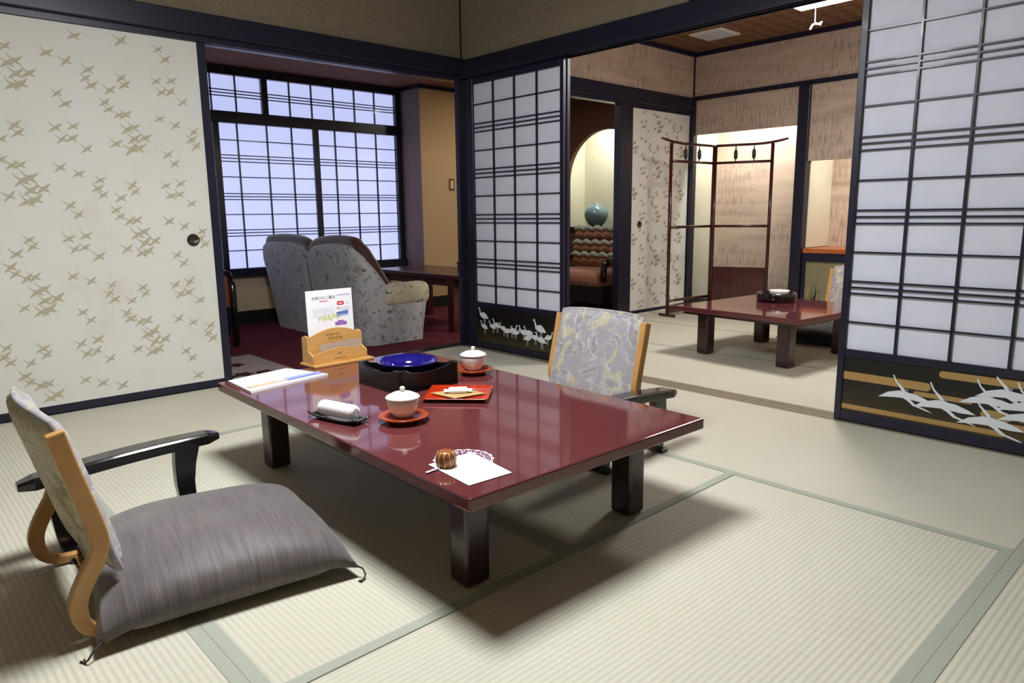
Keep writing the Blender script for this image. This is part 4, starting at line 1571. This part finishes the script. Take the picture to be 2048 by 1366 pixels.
ink('header_strip', 0.035, 0.10, BH - 0.030, BH - 0.024, 'ink_lilac')
ink('subtitle_line', -0.05, -0.01, BH - 0.050, BH - 0.047, 'ink_red')
obj('red_badge', MB().prism([(0.041 + 0.0085 * math.cos(a), BH - 0.063 + 0.0085 * math.sin(a)) for a in [PI / 2 + PI * i / 8 for i in range(9)]] +
                            [(0.060 + 0.0085 * math.cos(a), BH - 0.063 + 0.0085 * math.sin(a)) for a in [-PI / 2 + PI * i / 8 for i in range(9)]], 'yz', 0.0, 0.0005), 'ink_red', pg)
ink('badge_line', 0.04, 0.06, BH - 0.0655, BH - 0.0615, 'white_paper').location = (0.0003, 0, 0)
strokes(pg, 0.0001, 0.085, BH - 0.063, 0.022, 0.010, 2, 8, 'ink_grey')
ink('marker', 0.034, 0.040, BH - 0.088, BH - 0.081, 'ink_red')
for i in range(4):
    ink('text_line', 0.044, 0.098, BH - 0.083 - 0.004 * i, BH - 0.0817 - 0.004 * i, 'ink_grey')
for i in range(5):
    ink('text_line', -0.085, 0.015, BH - 0.082 - 0.008 * i, BH - 0.080 - 0.008 * i, 'ink_grey')
rr = random.Random(9)
mp = MB()
for i in range(14):
    y = -0.06 + 0.0075 * i
    h_ = rr.uniform(0.008, 0.028)
    z = BH - 0.130 + rr.uniform(-0.008, 0.008)
    mp.box(0.0, 0.0005, y, y + 0.0062, z, z + h_)
obj('yellow_floor_plan', mp, 'ink_yellow', pg)
mp = MB()
for i in range(9):
    y = 0.028 + 0.0066 * i
    mp.box(0.0, 0.0005, y, y + 0.0045, BH - 0.122 + 0.0005 * i, BH - 0.102 + 0.001 * i)
mp.box(0.0, 0.0005, 0.028, 0.086, BH - 0.110, BH - 0.101)
obj('blue_floor_plan', mp, 'ink_blue', pg)
mp = MB()
mp.box(0, 0.0005, 0.018, 0.075, BH - 0.160, BH - 0.144).box(0, 0.0005, 0.03, 0.06, BH - 0.144, BH - 0.138)
obj('purple_floor_plan', mp, 'ink_purple', pg)

# black tray with cobalt ashtray
tx, ty = 1.83, -1.735
trw = thing('ashtray_stand', 'square black lacquer stand with dipped sides on the red table', 'stand', (tx, ty, TZ), 0.0)
hw = 0.134
box('bottom', -hw, hw, -hw, hw, 0.0, 0.012, 'tray_black', trw)
n = 16
prof = [(-hw, 0.012), (hw, 0.012)] + [(hw - 2 * hw * i / n, 0.085 if (i <= 2 or i >= n - 2) else 0.085 - 0.018 * math.sin(PI * (i - 2) / (n - 4)) ** 0.5) for i in range(n + 1)]
for s in (-1, 1):
    a = sorted((s * hw, s * (hw - 0.014)))
    obj('side', MB().prism(prof, 'xz', a[0], a[1]), 'tray_black', trw, bevel=0.002, seg=1)
    prof2 = [(min(max(u, -hw + 0.0142), hw - 0.0142), v) for u, v in prof]
    obj('side', MB().prism(prof2, 'yz', a[0], a[1]), 'tray_black', trw, bevel=0.002, seg=1)
ash = tag(obj('ashtray', MB().lathe([(0.055, 0.0), (0.06, 0.004), (0.085, 0.05), (0.112, 0.072), (0.117, 0.077), (0.112, 0.080), (0.085, 0.064), (0.072, 0.058), (0.066, 0.045), (0.055, 0.014), (0.001, 0.012)], 48),
              'cobalt', smooth=True, loc=(tx, ty, TZ + 0.0125)), 'round cobalt blue glazed ashtray set in the black stand', 'ashtray')


def tea_cup(loc, lab_c, lab_s):
    sc = thing('saucer', lab_s, 'saucer', loc, 0.3, 'red-brown wooden saucers')
    obj('disc', MB().lathe([(0.046, 0.0), (0.050, 0.004), (0.050, 0.010), (0.076, 0.016), (0.0785, 0.020), (0.075, 0.021), (0.050, 0.0145), (0.001, 0.0142)], 44), 'saucer_wood', sc, smooth=True)
    obj('foot_ring', MB().lathe([(0.040, -0.0002), (0.0455, -0.0002), (0.0455, 0.003), (0.040, 0.003)], 36, cap=False), 'black_lacquer', sc)
    cp = thing('teacup', lab_c, 'teacup', (loc[0] - 0.006, loc[1] + 0.004, loc[2] + 0.0146), 0.0, 'lidded white teacups')
    obj('cup', MB().lathe([(0.029, 0.0), (0.031, 0.004), (0.034, 0.007), (0.0435, 0.022), (0.0488, 0.044), (0.0505, 0.058), (0.0485, 0.058), (0.046, 0.044), (0.038, 0.018), (0.001, 0.010)], 44), 'porcelain', cp, smooth=True)
    ld = obj('lid', MB().lathe([(0.0475, 0.0585), (0.0535, 0.0588), (0.054, 0.0605), (0.049, 0.0655), (0.030, 0.0745), (0.010, 0.078), (0.001, 0.0785)], 44), 'porcelain', cp, smooth=True)
    obj('knob', MB().lathe([(0.006, 0.077), (0.0058, 0.081), (0.0085, 0.086), (0.0080, 0.091), (0.004, 0.094), (0.0005, 0.0945)], 20), 'porcelain', ld, smooth=True)


tea_cup((2.235, -2.035, TZ), 'lidded white teacup beside the towel tray', 'red-brown saucer beside the towel tray')
tea_cup((1.875, -1.45, TZ), 'lidded white teacup behind the sweets plate', 'red-brown saucer behind the sweets plate')

# oshibori tray and towel
ot = thing('towel_tray', 'small black boat-shaped tray holding a rolled towel', 'tray', (2.075, -2.172, TZ), math.radians(14))


def trayf(u, v):
    a = 2 * u - 1
    b = 2 * v - 1
    x = a * 0.105
    y = b * (0.036 - 0.006 * a * a)
    z = 0.003 + 0.011 * (a * a) ** 2 + 0.008 * (b * b) ** 2
    return (x, y, z)


tmb = MB().grid(trayf, 20, 10)
tray_o = obj('tray_body', tmb, 'black_lacquer', ot, smooth=True)
so = tray_o.modifiers.new('solid', 'SOLIDIFY')
so.thickness = 0.004
so.offset = -1
for x_ in (-0.05, 0.05):
    box('foot', x_ - 0.008, x_ + 0.008, -0.02, 0.02, -0.0002, 0.0015, 'black_lacquer', ot)
tw = thing('rolled_towel', 'rolled white hand towel on the small black tray', 'towel', (2.079, -2.171, TZ + 0.0075), math.radians(14))
tmb = MB()
nt = 22
pth = [(-0.072 + 0.144 * i / nt, 0, 0.0245) for i in range(nt + 1)]
rad = [0.0185 + 0.0055 * min(1, math.sin(PI * (0.06 + 0.88 * i / nt)) * 3) + 0.0005 * math.sin(i * 2.3) for i in range(nt + 1)]
tmb.tube(pth, rad, 20)
obj('roll', tmb, 'towel', tw, smooth=True)
obj('roll_end', MB().tube([(0.0725 + 0.0005 * i, 0.015 * (1 - i / 26) * math.cos(i * 0.7), 0.0215 + 0.015 * (1 - i / 26) * math.sin(i * 0.7)) if False else
                           (0.0728, 0.015 * (1 - i / 28) * math.cos(i * 0.7), 0.0245 + 0.015 * (1 - i / 28) * math.sin(i * 0.7)) for i in range(26)], 0.0018, 6), 'towel', tw, smooth=True)

# sweets plate
sp_ = thing('sweets_plate', 'square vermilion lacquer plate holding a wrapped sweet', 'plate', (2.118, -1.722, TZ), math.radians(43))
PW, PD = 0.112, 0.10


def platef(u, v):
    a = 2 * u - 1
    b = 2 * v - 1
    e = max(abs(a), abs(b))
    return (a * PW, b * PD, 0.011 + 0.0045 * max(0, (e - 0.80) / 0.2) ** 1.5)


pt = obj('plate_body', MB().grid(platef, 20, 20), 'red_lacquer', sp_, smooth=True)
so = pt.modifiers.new('solid', 'SOLIDIFY')
so.thickness = 0.003
so.offset = -1
obj('underside', MB().prism([(-PW * 0.95, -PD * 0.95), (PW * 0.95, -PD * 0.95), (PW * 0.95, PD * 0.95), (-PW * 0.95, PD * 0.95)], 'xy', 0.0, 0.0075), 'black_lacquer', sp_, bevel=0.003)
tpz = TZ + 0.0118
pm_v = [(-0.098, -0.018, 0.0028), (0.0, -0.097, 0.0048), (0.100, -0.018, 0.0032), (0.0, 0.058, 0.0), (0.0, -0.018, 0.0)]
pm_f = [(0, 1, 4), (1, 2, 4), (2, 3, 4), (3, 0, 4)]
tpq = tag(obj('paper_mat', MB().add([(a, b, c + 0.0006) for a, b, c in pm_v], pm_f), 'tan_paper'), 'tan paper diamond laid on the vermilion plate', 'paper')
so = tpq.modifiers.new('solid', 'SOLIDIFY')
so.thickness = 0.0005
tpq.location = (2.118, -1.722, tpz)
tpq.rotation_euler = (0, 0, math.radians(43))
swt = thing('wrapped_sweet', 'flat sweet in a white wrapper with pale green print on the vermilion plate', 'sweet', (2.115, -1.722, tpz + 0.0022), math.radians(52))
swt.scale = (1.12, 1.12, 1.12)
obj('wrapper', MB().box(-0.030, 0.030, -0.020, 0.020, 0.0, 0.013), 'white_paper', swt, bevel=0.005, seg=3, smooth=True)
for s in (-1, 1):
    obj('crimped_end', MB().prism([(s * 0.028, -0.016), (s * 0.043, -0.020), (s * 0.045, 0.018), (s * 0.028, 0.015)][::s], 'xy', 0.004, 0.0062), 'white_paper', swt)
box('green_print', -0.016, 0.014, -0.011, 0.010, 0.0128, 0.0134, 'ink_pale_green', swt)

# lace doily, note card and wrapped brown sweet
dc = (2.640, -2.125)
dy_ = thing('lace_doily', 'round lilac lace paper doily under the white note card', 'doily', (dc[0], dc[1], TZ), 0.2)
RD = 0.078


def ringm(r0, r1, z=0.0, n=60, wav=0.0, k_=18):
    mb = MB()
    for i in range(n):
        a, b = 2 * PI * i / n, 2 * PI * (i + 1) / n
        ra = r1 * (1 + wav * math.cos(k_ * a))
        rb = r1 * (1 + wav * math.cos(k_ * b))
        mb.add([(r0 * math.cos(a), r0 * math.sin(a), z), (r0 * math.cos(b), r0 * math.sin(b), z), (r0 * math.cos(b), r0 * math.sin(b), z + .0005), (r0 * math.cos(a), r0 * math.sin(a), z + .0005),
                (ra * math.cos(a), ra * math.sin(a), z), (rb * math.cos(b), rb * math.sin(b), z), (rb * math.cos(b), rb * math.sin(b), z + .0005), (ra * math.cos(a), ra * math.sin(a), z + .0005)],
               [(3, 2, 6, 7), (0, 4, 5, 1), (4, 7, 6, 5), (0, 1, 2, 3)])
    return mb


obj('scalloped_rim', ringm(RD * 0.93, RD, 0.0, 120, 0.03), 'lace', dy_)
obj('inner_ring', ringm(RD * 0.70, RD * 0.74), 'lace', dy_)
obj('centre', ringm(0.001, RD * 0.42), 'lace', dy_)
spk = MB()
for i in range(22):
    a = 2 * PI * i / 22
    for da, r0, r1 in ((0.10, 0.73, 0.95), (-0.10, 0.73, 0.95), (0.07, 0.41, 0.72)):
        p = Vector((math.cos(a), math.sin(a))) * RD * r0
        q = Vector((math.cos(a + da), math.sin(a + da))) * RD * r1
        nn = (q - p).normalized()
        nn = Vector((-nn.y, nn.x)) * 0.0011
        spk.prism([(p.x - nn.x, p.y - nn.y), (q.x - nn.x, q.y - nn.y), (q.x + nn.x, q.y + nn.y), (p.x + nn.x, p.y + nn.y)], 'xy', 0.0, 0.0005)
obj('lace_threads', spk, 'lace', dy_)
cz_ = TZ + 0.0007
cpts = [on_z(*q, cz_ + 0.001) for q in ((857, 929), (938, 971), (1024, 945), (943, 904))]
cc = (sum(q[0] for q in cpts) / 4, sum(q[1] for q in cpts) / 4)
nc = thing('note_card', 'white note card lying on the lace doily near the table corner', 'card', (cc[0], cc[1], cz_))
obj('card', MB().prism([(q[0] - cc[0], q[1] - cc[1]) for q in cpts], 'xy', 0.0, 0.0012), 'white_paper', nc)
e0 = Vector((cpts[1][0] - cpts[0][0], cpts[1][1] - cpts[0][1]))
e1 = Vector((cpts[3][0] - cpts[0][0], cpts[3][1] - cpts[0][1]))
o0 = Vector((cpts[0][0] - cc[0], cpts[0][1] - cc[1]))
wl_ = MB()
rr = random.Random(21)
for i in range(9):
    f_ = 0.14 + 0.08 * i
    q = 0.30
    while q < 0.9:
        q2 = min(0.92, q + rr.uniform(0.02, 0.07))
        a = o0 + e0 * q + e1 * f_
        b = o0 + e0 * q2 + e1 * f_
        n_ = e1.normalized() * 0.0011
        wl_.prism([(a.x - n_.x, a.y - n_.y), (b.x - n_.x, b.y - n_.y), (b.x + n_.x, b.y + n_.y), (a.x + n_.x, a.y + n_.y)], 'xy', 0.0012, 0.0014)
        q = q2 + rr.uniform(0.012, 0.03)
obj('handwriting', wl_, 'ink_pale_green', nc)
sb = on_z(897, 934, cz_ + 0.002)
ws = thing('caramel_sweet', 'round caramel-brown sweet in crinkled clear wrap on the note card', 'sweet', (sb[0] - 0.012, sb[1] + 0.002, cz_ + 0.0016), 0.3)
rr = random.Random(2)


def cf(u, v):
    a = 2 * PI * u
    r_ = 0.0245 * math.sin(PI * min(0.97, 0.30 + 0.67 * v)) ** 0.6 if v > 0 else 0.0225
    prof_r = [0.0215, 0.0245, 0.0250, 0.0235, 0.0195, 0.012, 0.0004]
    prof_z = [0.0, 0.008, 0.020, 0.030, 0.037, 0.0405, 0.041]
    k_ = v * 6
    i = min(5, int(k_))
    t = k_ - i
    r_ = prof_r[i] * (1 - t) + prof_r[i + 1] * t
    z_ = prof_z[i] * (1 - t) + prof_z[i + 1] * t
    return (r_ * math.cos(a), r_ * math.sin(a), z_)


bdy = MB().grid(cf, 28, 12, True)
obj('sweet_body', bdy, 'caramel', ws, smooth=True)


def wf(u, v):
    x, y, z = cf(u, v)
    a = 2 * PI * u
    s_ = 1.07 + 0.05 * math.sin(11 * a + 5 * v) + 0.04 * math.sin(23 * a)
    return (x * s_, y * s_, z * 1.03 + 0.0006)


MATS['crinkle'] = mat('crinkle', lin(206, 178, 140), 0.12, 0.7, coat=0.4)
pleat = MB()
for i in range(11):
    a = 2 * PI * i / 11 + rr.uniform(-.15, .15)
    pleat.tube([(0.0235 * math.cos(a), 0.0235 * math.sin(a), 0.001), (0.0265 * math.cos(a + .05), 0.0265 * math.sin(a + .05), 0.012), (0.0258 * math.cos(a - .04), 0.0258 * math.sin(a - .04), 0.026), (0.02 * math.cos(a), 0.02 * math.sin(a), 0.0385)], 0.0011, 5)
obj('wrap_pleats', pleat, 'crinkle', ws, smooth=True)
t0 = on_z(852, 946, cz_ + 0.002)
loc_t = Matrix.Rotation(-0.3, 2) @ Vector((t0[0] - (sb[0] - 0.012), t0[1] - (sb[1] + 0.002)))
dirv = loc_t.normalized()
nv = Vector((-dirv.y, dirv.x))
s0 = dirv * 0.022
tl = MB()
for i in range(6):
    a = s0.lerp(loc_t, i / 6)
    b = s0.lerp(loc_t, (i + 1) / 6)
    wa = 0.0035 + 0.0015 * (i % 2)
    wb2 = 0.0035 + 0.0015 * ((i + 1) % 2)
    tl.add([(a.x - nv.x * wa, a.y - nv.y * wa, 0.0012), (a.x + nv.x * wa, a.y + nv.y * wa, 0.003), (b.x + nv.x * wb2, b.y + nv.y * wb2, 0.0012), (b.x - nv.x * wb2, b.y - nv.y * wb2, 0.003)], [(0, 1, 2, 3)])
obj('wrap_tail', tl, 'lace', ws)
